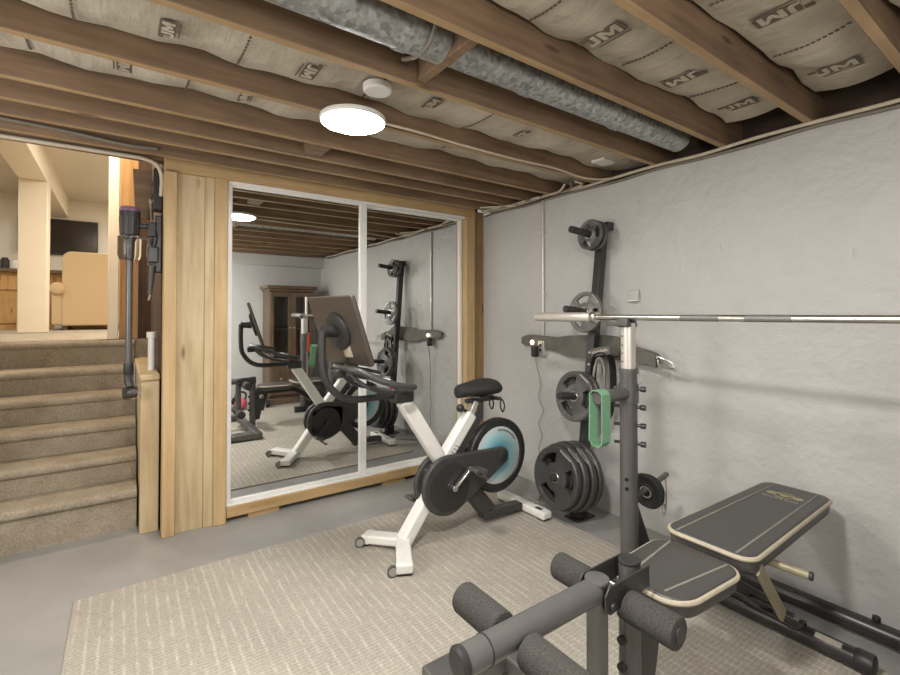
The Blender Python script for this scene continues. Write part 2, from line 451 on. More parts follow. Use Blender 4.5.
# sliding mirror doors
def mirror_door(name, x0, x1, y, z0=0.102, z1=2.236, wr=0.028):
    fr = MB(); wd = 0.028
    fr.box(x0, x0 + wd, y - 0.022, y + 0.006, z0, z1).box(x1 - wr, x1, y - 0.022, y + 0.006, z0, z1)
    fr.box(x0 + wd, x1 - wr, y - 0.018, y + 0.006, z0, z0 + 0.032).box(x0 + wd, x1 - wr, y - 0.018, y + 0.006, z1 - 0.03, z1)
    d = fr.build(name, M['white'], bevel=0.004, loc=((x0 + x1) / 2, y, z0)); d['kind'] = 'structure'
    g = MB().box(x0 + wd - 0.004, x1 - wr + 0.004, y - 0.002, y + 0.004, z0 + 0.028, z1 - 0.026)
    g.build('mirror_panel', M['mirror'], d, smooth=0)
    for xx in (x0 + 0.012, ):
        MB().box(xx - 0.004, xx + 0.006, y - 0.028, y - 0.022, 1.0, 1.0 + 0.12).build('finger_pull', M['white'], d)
    return d
mirror_door('door_1', 0.566, 1.565, 3.36, wr=0.055)
mirror_door('door_2', 1.53, 2.522, 3.393)
struct('trim_12', MB().box(0.566, 2.522, 3.325, 3.41, 2.215, 2.24), M['white'], bevel=0.003)     # top track
struct('trim_13', MB().box(0.566, 2.522, 3.322, 3.405, 0.10, 0.108), M['white'], bevel=0.002)     # bottom track

# ---- upper room beyond the stairs
ZU = 1.145
struct('floor_upper', MB().box(-4.0, 2.2, 4.80, 9.5, ZU - 0.2, ZU), M['carpet'])
struct('ceiling_upper', MB().box(-4.0, 2.2, 3.42, 9.5, 3.16, 3.26), M['cream'])
struct('wall_upper_back', MB().box(-4.0, 2.2, 9.4, 9.5, ZU, 3.48), M['cream'])
struct('wall_upper_right', MB().box(2.1, 2.2, 5.0, 9.4, ZU, 3.48), M['cream'])
struct('wall_upper_left', MB().box(-4.0, -3.9, 4.8, 9.4, ZU, 3.48), M['cream'])
struct('wall_stair_left', MB().box(-0.93, -0.83, 3.52, 5.0, 0, 3.48), M['cream'])
struct('wall_upper_front', MB().box(-0.93, 0.205, 3.43, 3.50, 2.56, 3.48), M['cream'])
struct('wall_upper_front_right', MB().box(0.12, 2.1, 4.9, 5.0, ZU, 3.48), M['cream'])
struct('wall_upper_front_left', MB().box(-3.9, -0.93, 4.9, 5.0, ZU, 3.48), M['cream'])
struct('wall_stair_right', MB().box(0.205, 0.25, 3.5, 4.9, 0, 3.48), M['cavity'])
struct('trim_19', MB().box(0.112, 0.205, 4.85, 4.9, 0.99, 3.1), M['cavity'])
struct('trim_14', MB().box(-0.10, -0.025, 4.88, 5.02, ZU, 3.0), M['creamtrim'], bevel=0.005)   # jamb
struct('trim_15', MB().box(-0.02, 0.11, 4.86, 5.0, ZU, 3.0), M['stud'], bevel=0.004)           # stud
struct('trim_16', MB().box(-0.95, -0.70, 5.0, 9.4, 2.87, 3.48), M['creamtrim'], bevel=0.01)   # dropped beam
struct('trim_17', MB().box(-0.95, -0.70, 6.95, 7.2, ZU, 2.87), M['creamtrim'], bevel=0.01)     # column
struct('trim_18', MB().box(-2.0, 0.21, 3.36, 3.46, 2.31, 2.53), M['joist'], bevel=0.005)       # header over the stair opening

# half wall beside the stairs
hw = MB().box(0.098, 0.198, 3.45, 4.86, 0, 0.945).build('wall_half', M['pale'], bevel=0.004); hw['kind'] = 'structure'
MB().box(0.090, 0.2, 3.425, 4.86, 0.945, 0.985).build('wall_cap', M['pale'], hw, bevel=0.012, seg=3)

# ---- staircase
st = thing('carpeted_staircase', 'beige carpeted stairs of six steps climbing to the upper room', 'stairs', (-0.37, 3.6, 0))
zs = [0.0, 0.25, 0.42, 0.594, 0.768, 0.943, ZU]
for k in range(6):
    y0 = 3.585 + 0.24 * k; z0, z1 = zs[k], zs[k + 1]; y1 = y0 + 0.24 if k < 5 else 4.84
    prof = [(y1 + 0.03, 0 if k == 0 else z0 - 0.08), (y0, 0 if k == 0 else z0 - 0.08), (y0 - 0.004, z1 - 0.06)]
    prof += [(y0 - 0.006 + math.cos(math.radians(a)) * 0.028, z1 - 0.03 + math.sin(math.radians(a)) * 0.03) for a in (215, 190, 165, 140, 115, 90)]
    prof += [(y1 + 0.03, z1)]
    m = MB().prism(prof, (-0.824, 0, 0), (0, 1, 0), (0, 0, 1), (0.91, 0, 0))
    m.build('step', M['carpet'], st, smooth=60)

# ---- joists, insulation, duct
jys = [-0.77, -0.37, 0.03, 0.43, 0.82, 1.215, 1.615, 2.075, 2.48, 2.73, 2.95, 3.2]
ORD = ['sixth', 'fifth', 'fourth', 'third', 'second', 'first']
jlab = {0.43: 'ceiling joist at the top right corner, nearest in view to the long grey wall end',
        0.82: 'ceiling joist between the two widest printed insulation strips',
        1.215: 'ceiling joist running along the near side of the round metal duct',
        1.615: 'ceiling joist running along the far side of the round metal duct, under the wooden block',
        2.075: 'ceiling joist carrying the round ceiling light',
        2.48: 'ceiling joist just past the round ceiling light toward the mirror doors',
        2.73: 'third ceiling joist from the mirror doors',
        2.95: 'second ceiling joist from the mirror doors',
        3.2: 'ceiling joist closest to the mirror doors, along their wooden header',
        0.03: 'ceiling joist above the camera side of the room, first one out of view',
        -0.37: 'ceiling joist seen only in the mirror, second from the rear wall',
        -0.77: 'ceiling joist seen only in the mirror, along the rear wall beam'}
jx0 = -2.55
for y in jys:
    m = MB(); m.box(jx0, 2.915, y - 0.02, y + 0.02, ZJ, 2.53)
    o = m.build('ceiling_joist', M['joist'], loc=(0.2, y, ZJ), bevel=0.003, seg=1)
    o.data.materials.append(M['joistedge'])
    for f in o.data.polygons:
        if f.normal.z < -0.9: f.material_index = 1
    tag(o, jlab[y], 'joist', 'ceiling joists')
bl = MB().box(0.965, 1.005, 1.236, 1.589, 2.30, 2.455)
tag(bl.build('blocking', M['joist'], loc=(0.985, 1.41, 2.3), bevel=0.003), 'short wooden block set between two joists across the duct', 'wood block')
bl = MB().box(0.86, 0.96, 2.502, 2.708, 2.295, 2.36).build('blocking', M['joist'], loc=(0.91, 2.6, 2.295), bevel=0.003)
tag(bl, 'short wooden block between joists beyond the round ceiling light', 'wood block')

def batt(y0, y1, zc, label, marks, x0=-2.5, x1=2.86, sag=0.022):
    m = MB(); nx, ny = 70, 8; rnd = random.Random(int(y0 * 100) + 5); g = []; H = {}
    ph = [rnd.uniform(0, 6) for _ in range(6)]
    def zz(x, u):
        return zc - sag * math.sin(PI * u) + 0.012 * math.sin(x * 3.1 + ph[0]) * math.sin(PI * u) + 0.008 * math.sin(x * 9 + ph[1] + u * 3) + 0.006 * math.sin(x * 23 + ph[2])
    def dy(x, u):
        return (0.010 * math.sin(x * 4.3 + ph[3]) + 0.006 * math.sin(x * 17 + ph[4]))
    for i in range(nx + 1):
        x = x0 + (x1 - x0) * i / nx; row = []
        for j in range(ny + 1):
            u = j / ny; row.append(m.bm.verts.new((x, y0 + 0.02 + (y1 - y0 - 0.04) * u + dy(x, u) * (1 if j in (0, ny) else 0.3), zz(x, u))))
        g.append(row)
    top = [[m.bm.verts.new((v.co.x, v.co.y, 2.525)) for v in (r[0], r[-1])] for r in g]
    for i in range(nx):
        for j in range(ny): m.face([g[i][j], g[i + 1][j], g[i + 1][j + 1], g[i][j + 1]])
        m.face([g[i][0], top[i][0], top[i + 1][0], g[i + 1][0]]); m.face([g[i][-1], g[i + 1][-1], top[i + 1][1], top[i][1]])
        m.face([top[i][0], top[i][1], top[i + 1][1], top[i + 1][0]])
    for i in (0, nx): m.face(g[i] + [top[i][1], top[i][0]])
    root = m.build('insulation_batt', M['paper'], loc=((x0 + x1) / 2, (y0 + y1) / 2, zc), smooth=60)
    tag(root, label, 'insulation', 'insulation batts between the joists')
    for (mx, my, s, flip) in marks:
        u = (my - y0) / (y1 - y0); z = zz(mx, u) - 0.004; sg = -1 if flip else 1
        U = Vector((0, -1, 0)) * sg; V = Vector((-1, 0, 0)) * sg; L = Vector((0, 0, -0.003)); O = Vector((mx, my, z))
        k = MB(); a, b = s, s * 0.42
        k.prism([(-a * 0.62, -b), (a, -b), (a, b), (-a * 0.62, b)], O, U, V, (0, 0, -0.001))
        k.prism([(-a * 1.0, b * 0.35), (-a * 0.66, b * 0.35), (-a * 0.66, b), (-a * 1.0, b)], O, U, V, (0, 0, -0.001))
        k.prism([(-a * 0.6, -b * 1.5), (a, -b * 1.5), (a, -b * 1.3), (-a * 0.6, -b * 1.3)], O, U, V, (0, 0, -0.001))
        q = k.build('printed_logo', M['ink'], root, smooth=0); q['label'] = 'dark printed block with pale letters JM'
        k = MB()
        k.prism([(-a * .42, b * .72), (-a * .22, b * .72), (-a * .22, -b * .55), (-a * .34, -b * .8), (-a * .66, -b * .8), (-a * .74, -b * .45), (-a * .56, -b * .45), (-a * .42, -b * .4)], O, U, V, L)
        k.prism([(-a * .1, -b * .8), (-a * .1, b * .72), (a * .12, b * .72), (a * .36, -b * .1), (a * .6, b * .72), (a * .84, b * .72), (a * .84, -b * .8), (a * .64, -b * .8),
                 (a * .64, b * .2), (a * .44, -b * .6), (a * .28, -b * .6), (a * .1, b * .2), (a * .1, -b * .8)], O, U, V, L)
        k.build('logo_letters', M['paper'], q, smooth=0)
    # dashed print line between the logos
    if len(marks) > 1 and marks[0][2] > 0.05:
        for (ma, mb_) in zip(marks, marks[1:]):
            k = MB(); xm = (ma[0] + mb_[0]) / 2
            for j in range(14):
                yy = y0 + 0.06 + (y1 - y0 - 0.1) * j / 14; u = (yy - y0) / (y1 - y0)
                k.box(xm - 0.004, xm + 0.004, yy, yy + 0.012, zz(xm, u) - 0.006, zz(xm, u) - 0.003)
            k.build('printed_dashes', M['ink'], root, smooth=0)
batt(0.45, 0.80, 2.405, 'broad insulation strip at the top right, logos facing both ways', [(1.35, 0.63, 0.085, False), (1.85, 0.63, 0.085, True), (2.38, 0.63, 0.085, False)], x1=2.66)
batt(0.84, 1.195, 2.405, 'wide insulation strip beside the duct joist with a row of printed logos', [(0.9, 1.04, 0.085, True), (1.41, 1.04, 0.085, False), (1.98, 1.04, 0.085, True), (2.48, 1.04, 0.08, False)], x1=2.66)
batt(0.05, 0.41, 2.38, 'insulation strip in the last bay at the far upper right corner', [(1.9, 0.23, 0.085, False)])
batt(1.235, 1.59, 2.505, 'insulation strip tucked above the round metal duct', [], sag=0.02)
batt(1.637, 2.053, 2.385, 'insulation strip between the metal duct and the ceiling light joist', [(-0.4, 1.85, 0.06, True), (0.12, 1.85, 0.06, False), (0.62, 1.86, 0.07, True), (1.2, 1.85, 0.06, False), (1.8, 1.85, 0.05, True)])
batt(2.097, 2.458, 2.39, 'insulation strip just beyond the ceiling light joist', [(-0.6, 2.28, 0.06, False), (0.0, 2.28, 0.06, True), (0.45, 2.28, 0.05, False), (1.6, 2.28, 0.05, False)])
batt(2.502, 2.708, 2.395, 'narrow insulation strip over the short block beyond the ceiling light', [])
batt(2.752, 2.928, 2.40, 'narrow insulation strip, second from the mirror doors', [])
batt(2.972, 3.178, 2.40, 'insulation strip nearest the mirror doors', [])
batt(-0.35, 0.01, 2.40, 'insulation strip seen in the mirror above the camera end of the room', [])
batt(-0.75, -0.39, 2.40, 'insulation strip seen in the mirror along the rear wall', [])

duct = thing('air_duct', 'round galvanised air duct running between two joists to the right wall', 'duct', (1.2, 1.41, 2.32))
MB().cyl((-2.0, 1.415, 2.375), (0.962, 1.415, 2.375), 0.08, n=28).build('duct_pipe', M['galv'], duct)
MB().cyl((1.008, 1.415, 2.375), (2.62, 1.415, 2.375), 0.074, n=28).build('duct_pipe', M['galv'], duct)
for x, r in ((0.80, 0.079), (1.42, 0.073), (2.05, 0.073)):
    MB().lathe([(r, -0.02), (r + 0.006, -0.02), (r + 0.006, 0.02), (r, 0.02)], (x, 1.415, 2.375), (1, 0, 0)).build('duct_collar', M['galv'], duct)
MB().tube(cr([(0.86, 1.29, 2.46), (0.87, 1.3, 2.38), (0.87, 1.36, 2.305), (0.87, 1.44, 2.30), (0.875, 1.55, 2.34)]), 0.008).build('hanger_strap', M['gcable'], duct)

# ================================================================ LIGHTS AND CEILING FITTINGS
def ceiling_lamp(x, y, z, label, mat, r=0.145):
    t = thing('ceiling_light', label, 'ceiling light', (x, y, z), None)
    MB().lathe([(r + 0.010, 0.026), (r + 0.012, 0.010), (r + 0.004, 0.0), (r, 0.006)][:0] + [(0, 0.024), (r + 0.008, 0.022), (r + 0.010, 0.010), (r + 0.003, 0.0), (r, 0.006)], (x, y, z), (0, 0, 1), 40).build('trim_ring', M['white'], t)
    MB().lathe([(r + 0.002, 0.010), (r * 0.9, -0.006), (r * 0.5, -0.012), (0, -0.014)], (x, y, z), (0, 0, 1), 40).build('diffuser', mat, t)
    MB().cyl((x, y + 0.03, z + 0.02), (x, y + 0.03, z + 0.03), 0.06).build('mount_box', M['whitep'], t)
    return t
ceiling_lamp(0.885, 2.045, 2.264, 'bright round ceiling light hanging just under the joists', M['lampmain'])
jb = MB().lathe([(0, 0.0), (0.055, 0.0), (0.062, 0.006), (0.062, 0.03), (0, 0.03)], (0.90, 1.82, 2.325), (0, 0, 1), 24)
tag(jb.build('junction_box', M['whitep'], loc=(0.9, 1.82, 2.325)), 'small white round junction box beside the bright ceiling light', 'junction box')
wb = MB().box(2.51, 2.64, 1.84, 1.94, 2.352, 2.385).build('junction_box', M['whitep'], loc=(2.57, 1.89, 2.352), bevel=0.004)
tag(wb, 'white rectangular junction box between joists above the plate tree', 'junction box')
cb = MB().tube(cr([(0.99, 2.0, 2.28), (1.2, 1.985, 2.275), (1.5, 1.99, 2.27), (1.9, 1.98, 2.265), (2.2, 1.985, 2.275), (2.45, 1.98, 2.26), (2.6, 1.95, 2.262), (2.69, 1.9, 2.275)]), 0.006)
tag(cb.build('light_cable', M['cable'], loc=(0.99, 2.0, 2.28)), 'pale cable running from the ceiling light across the joists to the right wall', 'cable')
for zz_, xx, mm_, lb in ((2.283, 2.715, 'cable', 'upper pale cable along the top edge of the right wall'), (2.262, 2.728, 'gcable', 'lower grey cable along the top edge of the right wall')):
    pts = [(xx, 3.3 - 0.28 * k, zz_ + 0.006 * math.sin(k * 2.3 + zz_ * 50)) for k in range(15)]
    tag(MB().tube(cr(pts, 4), 0.0095, 8).build('wall_cable', M[mm_], loc=(xx, 3.3, zz_)), lb, 'cable', 'cables along the right wall top')
for i, lb in enumerate(('loose pale cable tangled in the corner above the wooden post', 'loose grey cable tangled in the corner above the wooden post', 'loose cable looping from the joists above the wall conduit')):
    pts = [(2.68 - 0.05 * i, 3.28 - i * 0.05, 2.30), (2.60 + 0.03 * i, 3.05 - 0.1 * i, 2.265), (2.69, 2.85, 2.285), (2.62, 2.7 - 0.08 * i, 2.262), (2.7, 2.52, 2.288), (2.66, 2.35 - 0.1 * i, 2.275), (2.55, 2.2 - 0.05 * i, 2.275)]
    tag(MB().tube(cr(pts, 5), 0.008, 8).build('loose_cable', M['cable' if i != 1 else 'gcable'], loc=(2.66, 3.2, 2.28)), lb, 'cable')
pts = [(-2.0, 3.16, 2.36), (-0.9, 3.168, 2.345), (-0.3, 3.168, 2.33), (0.0, 3.165, 2.31), (0.16, 3.17, 2.32)]
tag(MB().tube(cr(pts), 0.010, 8).build('ceiling_cable', M['gcable'], loc=(-0.3, 3.16, 2.33)), 'grey cable running along the joist above the stair opening', 'cable')
pts = [(-2.0, 3.35, 2.30), (-0.9, 3.345, 2.296), (-0.1, 3.345, 2.30), (0.12, 3.35, 2.296), (0.19, 3.38, 2.24), (0.195, 3.42, 2.1)]
tag(MB().tube(cr(pts), 0.012, 8).build('ceiling_cable', M['cable'], loc=(-0.3, 3.35, 2.30)), 'pale cable along the header of the stair opening, dropping beside the wooden panel', 'cable')

# ================================================================ RUG
rg = MB().box(-0.177, 2.36, -0.25, 2.82, 0.0, 0.01).build('rug', M['rug'], loc=(1.1, 1.3, 0), bevel=0.004)
tag(rg, 'large beige woven rug under the exercise equipment', 'rug')

# ================================================================ RIGHT WALL FITTINGS
t = MB().cyl((2.728, 2.575, 1.15), (2.728, 2.575, 2.26), 0.010, n=12)
for z in (1.5, 2.0): t.box(2.72, 2.74, 2.555, 2.595, z, z + 0.02)
tag(t.build('wall_conduit', M['silver'], loc=(2.728, 2.575, 1.15)), 'thin vertical metal conduit on the right wall above the outlet', 'conduit')
t = thing('wall_outlet', 'small metal outlet box at the foot of the wall conduit', 'outlet', (2.728, 2.575, 1.03))
MB().box(2.70, 2.74, 2.54, 2.61, 1.03, 1.15).build('outlet_box', M['silver'], t, bevel=0.006)
MB().box(2.695, 2.70, 2.55, 2.60, 1.04, 1.14).build('cover_plate', M['galv'], t, bevel=0.002)
for z in (1.065, 1.105): MB().box(2.693, 2.695, 2.565, 2.585, z, z + 0.02).build('socket', M['hole'], t)
t = thing('night_light', 'black plug-in adapter with a glowing night light on the outlet', 'night light', (2.66, 2.60, 1.02))
MB().box(2.655, 2.70, 2.595, 2.64, 1.02, 1.105).build('adapter_body', M['blackp'], t, bevel=0.006)
MB().ball((2.655, 2.625, 1.135), 0.016, 0.016, 0.02).build('glowing_lens', M['nightlight'], t)
pts = [(2.67, 2.61, 1.02), (2.69, 2.60, 0.92), (2.71, 2.585, 0.80), (2.70, 2.60, 0.70), (2.72, 2.57, 0.60), (2.70, 2.60, 0.5), (2.72, 2.585, 0.40), (2.70, 2.60, 0.30), (2.715, 2.58, 0.18), (2.69, 2.56, 0.06), (2.62, 2.5, 0.008), (2.45, 2.35, 0.008), (2.38, 2.2, 0.012)]
tag(MB().tube(cr(pts), 0.004, 6).build('power_cord', M['greyweb'], loc=(2.67, 2.61, 0.0)), 'thin wavy power cord hanging from the night light to the floor', 'cord')
t = thing('wall_switch_box', 'small pale square box on the right wall just above the barbell', 'wall box', (2.735, 1.77, 1.45))
MB().box(2.715, 2.74, 1.738, 1.808, 1.45, 1.515).build('box_body', M['wall'], t, bevel=0.004)
MB().box(2.70, 2.74, 1.738, 1.808, 1.443, 1.452).build('lower_lip', M['white'], t, bevel=0.002)

# ================================================================ WEIGHT PLATES
def plate_mesh(R, T, slots=3, hub=0.055):
    """solid disc about the X axis with real grip slots"""
    m = MB(); n = 60
    rad = [0.0255, hub, R * 0.47, R * 0.79, R * 0.87, R * 0.97, R]
    th = [T * 0.5, T * 0.5, T * 0.28, T * 0.28, T * 0.5, T * 0.5, T * 0.36]
    if R < 0.13: rad[1] = max(0.04, R * 0.36)
    V = {}
    for i, r in enumerate(rad):
        for k in range(n):
            a = 2 * PI * k / n
            for s in (0, 1): V[i, k, s] = m.bm.verts.new((th[i] * (1 if s else -1), math.cos(a) * r, math.sin(a) * r))
    def cell(i, k):
        if i < 0 or i >= len(rad) - 1: return False
        if i == 2 and slots:
            p = n // slots; q = k % p
            if q < int(p * 0.52): return False
        return True
    for i in range(len(rad) - 1):
        for k in range(n):
            if not cell(i, k): continue
            k2 = (k + 1) % n
            m.face([V[i, k, 1], V[i + 1, k, 1], V[i + 1, k2, 1], V[i, k2, 1]])
            m.face([V[i, k, 0], V[i, k2, 0], V[i + 1, k2, 0], V[i + 1, k, 0]])
            if not cell(i - 1, k): m.face([V[i, k, 0], V[i, k, 1], V[i, k2, 1], V[i, k2, 0]])
            if not cell(i + 1, k): m.face([V[i + 1, k, 0], V[i + 1, k2, 0], V[i + 1, k2, 1], V[i + 1, k, 1]])
            if not cell(i, (k - 1) % n): m.face([V[i, k, 0], V[i + 1, k, 0], V[i + 1, k, 1], V[i, k, 1]])
            if not cell(i, k2): m.face([V[i, k2, 0], V[i, k2, 1], V[i + 1, k2, 1], V[i + 1, k2, 0]])
    return m
def make_plate(R, T, mat, slots=3, bar=True):
    root = thing('weight_plate', None, None)
    plate_mesh(R, T, slots).build('disc', mat, root, bevel=0.0)
    h = 0.035 if R >= 0.13 else 0.030
    MB().lathe([(0.0256, -T * .51), (h, -T * .53), (h + .003, -T * .45), (0.0256, -T * .45)], (0, 0, 0), (1, 0, 0), 24).build('hub_ring', M['chrome'], root)
    if bar and R > 0.13:
        MB().box(-T * 0.52, -T * 0.49, -0.045 * R / 0.17, 0.045 * R / 0.17, R * 0.89, R * 0.935).build('raised_marking', M['silver'], root)
    return root
def copy_tree(o, parent=None):
    c = o.copy(); col.objects.link(c)
    if parent is not None: c.parent = parent
    for ch in o.children: copy_tree(ch, c)
    return c

# ---- leaning plate tree
TB, TT = Vector((2.505, 2.05, 0.0)), Vector((2.69, 1.985, 1.965))
tdir = (TT - TB).normalized(); lean = math.atan2(TT.x - TB.x, TT.z - TB.z)
peg = Vector((-1, 0.07, 0)); peg = (peg - tdir * peg.dot(tdir)).normalized()
prot = Matrix((-peg, tdir.cross(-peg), tdir)).transposed()
tree = thing('plate_tree', 'tall black weight plate tree leaning against the right wall', 'plate rack', tuple(TB))
MB().bar(TB + tdir * 0.02, TT, 0.06, 0.055, (0, 1, 0)).build('post', M['blacks'], tree, bevel=0.004)
m = MB().box(2.43, 2.60, 1.99, 2.11, 0.0, 0.012); m.bar((2.50, 2.05, 0.012), (2.506, 2.05, 0.10), 0.08, 0.08, (0, 1, 0))
m.build('base_plate', M['blackp'], tree, bevel=0.003)
m = MB().box(2.672, 2.736, 1.93, 2.02, 1.93, 1.985); m.build('wall_bracket', M['blacks'], tree, bevel=0.004)
MB().cyl((2.667, 1.945, 1.96), (2.673, 1.945, 1.96), 0.010).build('bolt', M['chrome'], tree)
ptop = lambda z: TB + tdir * (z / tdir.z)
pegs = [(1.885, 0.30), (1.365, 0.29), (0.805, 0.28), (0.285, 0.28)]
for z, L in pegs:
    p = ptop(z); MB().rcyl(p, p + peg * L, 0.0235, 0.004).build('peg', M['blacks'], tree)
for z in (1.02, 1.10):
    p = ptop(z) + Vector((-0.03, -0.005, 0)); MB().lathe([(0.009, 0), (0.011, -0.006), (0, -0.01)], p, (1, 0, 0), 12).build('bolt', M['chrome'], tree)
ph = ptop(1.085); MB().tube(cr([ph + Vector((0, -0.03, 0)), ph + Vector((0, -0.1, 0)), ph + Vector((0, -0.2, 0)), ph + Vector((0, -0.225, 0.035))]), 0.010).build('side_hook', M['blacks'], tree)

protos = {}
def put_plate(key, z, off, rot, label, group, R=None, T=None, mat=None, slots=3):
    if key not in protos: o = protos[key] = make_plate(R, T, mat, slots)
    else: o = copy_tree(protos[key])
    tag(o, label, 'weight plate', group)
    o.location = ptop(z) + peg * off - Vector((0, 0, 0.002)); o.rotation_euler = (prot @ Matrix.Rotation(rot, 3, 'X')).to_euler()
    return o
put_plate('S', 1.885, 0.115, 0.3, 'small grey plate with grip slots, outer one on the top peg of the tree', 'plates on the top peg', 0.103, 0.024, M['iron'])
put_plate('S', 1.885, 0.07, 0.9, 'small grey plate on the top peg of the tree, behind another one against the post', 'plates on the top peg')
put_plate('M', 1.365, 0.10, 0.75, 'pale grey plate with grip slots on the second peg, behind the barbell end', 'plates on the second peg', 0.138, 0.03, M['ironl'])
put_plate('L', 0.805, 0.13, 0.55, 'grey plate with grip slots, outer one on the third peg beside the green band', 'plates on the third peg', 0.165, 0.034, M['iron'])
put_plate('L', 0.805, 0.08, 1.1, 'grey plate on the third peg, inner one against the tree post', 'plates on the third peg')
for i, (key, R_, off, lb) in enumerate((('XA', 0.196, 0.235, 'dark plate at the front of the lowest peg, facing the bike'), ('XB', 0.212, 0.185, 'second large dark plate on the lowest peg, just behind the front one'),
                        ('XC', 0.222, 0.125, 'third large dark plate on the lowest peg'), ('XC', 0.222, 0.065, 'innermost large dark plate on the lowest peg, against the tree post'))):
    put_plate(key, 0.285, off, 0.45 + 0.08 * i, lb, 'large plates on the lowest peg', R_, 0.042, M['irond'])

# ---- lifting belt and straps on the tree
t = thing('lifting_belt', 'brown leather lifting belt hung sideways behind the plate tree post', 'belt', (2.66, 2.05, 1.14))
bp = [(2.712, 2.80, 1.142), (2.71, 2.70, 1.146), (2.705, 2.50, 1.138), (2.70, 2.40, 1.13), (2.69, 2.28, 1.125), (2.685, 2.1, 1.13), (2.68, 1.95, 1.135), (2.67, 1.82, 1.13), (2.665, 1.72, 1.10), (2.66, 1.6, 1.085), (2.655, 1.56, 1.075)]
wds = [0.05, 0.095, 0.10, 0.11, 0.155, 0.165, 0.165, 0.15, 0.11, 0.09, 0.075]
P = cr(bp, 4); W = []
for i in range(len(bp) - 1): W += [wds[i] + (wds[i + 1] - wds[i]) * j / 4 for j in range(4)]
W.append(wds[-1])
MB().ribbon(P, (0, 0, 1), W, 0.009).build('strap', M['leather'], t, bevel=0.002, smooth=60)
MB().ribbon(cr([(2.648, 1.66, 1.10), (2.645, 1.62, 1.085), (2.643, 1.575, 1.075)]), (0, 0.1, 1), 0.085, 0.014).build('keeper', M['leather'], t, bevel=0.003)
m = MB().tube([(2.64, 1.57, 1.105), (2.63, 1.47, 1.075), (2.63, 1.455, 1.04), (2.64, 1.55, 1.04)], 0.005, 8, closed=True)
for z in (1.085, 1.06): m.cyl((2.64, 1.565, z), (2.63, 1.465, z - 0.018), 0.0035, n=8)
m.build('buckle', M['chrome'], t)
t = thing('lifting_strap', 'black webbing strap looped over the side hook of the plate tree', 'strap', (2.52, 1.90, 1.09))
h = ptop(1.10); hx = h.x - 0.025
lp = [(hx, 1.985, 0.80), (hx, 1.99, 0.98), (hx, 1.97, 1.07), (hx, 1.91, 1.108), (hx, 1.85, 1.07), (hx - 0.01, 1.825, 0.95), (hx - 0.01, 1.835, 0.8), (hx - 0.005, 1.86, 0.70), (hx, 1.90, 0.665)]
MB().ribbon(cr(lp, 5), (1, 0, 0), 0.06, 0.008).build('black_band', M['nylon'], t, smooth=60)
MB().ribbon(cr([(hx - 0.032, 1.97, 0.75), (hx - 0.032, 1.96, 0.95), (hx - 0.032, 1.93, 1.06), (hx - 0.032, 1.895, 1.065), (hx - 0.032, 1.875, 1.0), (hx - 0.032, 1.875, 0.88)], 5), (1, 0, 0), 0.012, 0.012).build('grey_edging', M['greyweb'], t, smooth=60)
lbm = MB().ribbon(cr([(hx - 0.02, 1.99, 1.095), (hx - 0.02, 1.92, 1.115), (hx - 0.02, 1.84, 1.128)]), (0, 0.2, 1), 0.055, 0.008); lbm.build('label_band', M['leather'], t)
m = MB()
for i in range(9):
    y = 1.98 - i * 0.014; z = 1.10 + i * 0.0033; m.box(hx - 0.0275, hx - 0.0245, y - 0.010, y - 0.002, z - 0.006, z + 0.008 + 0.004 * (i % 2))
m.build('pale_lettering', M['print'], t)

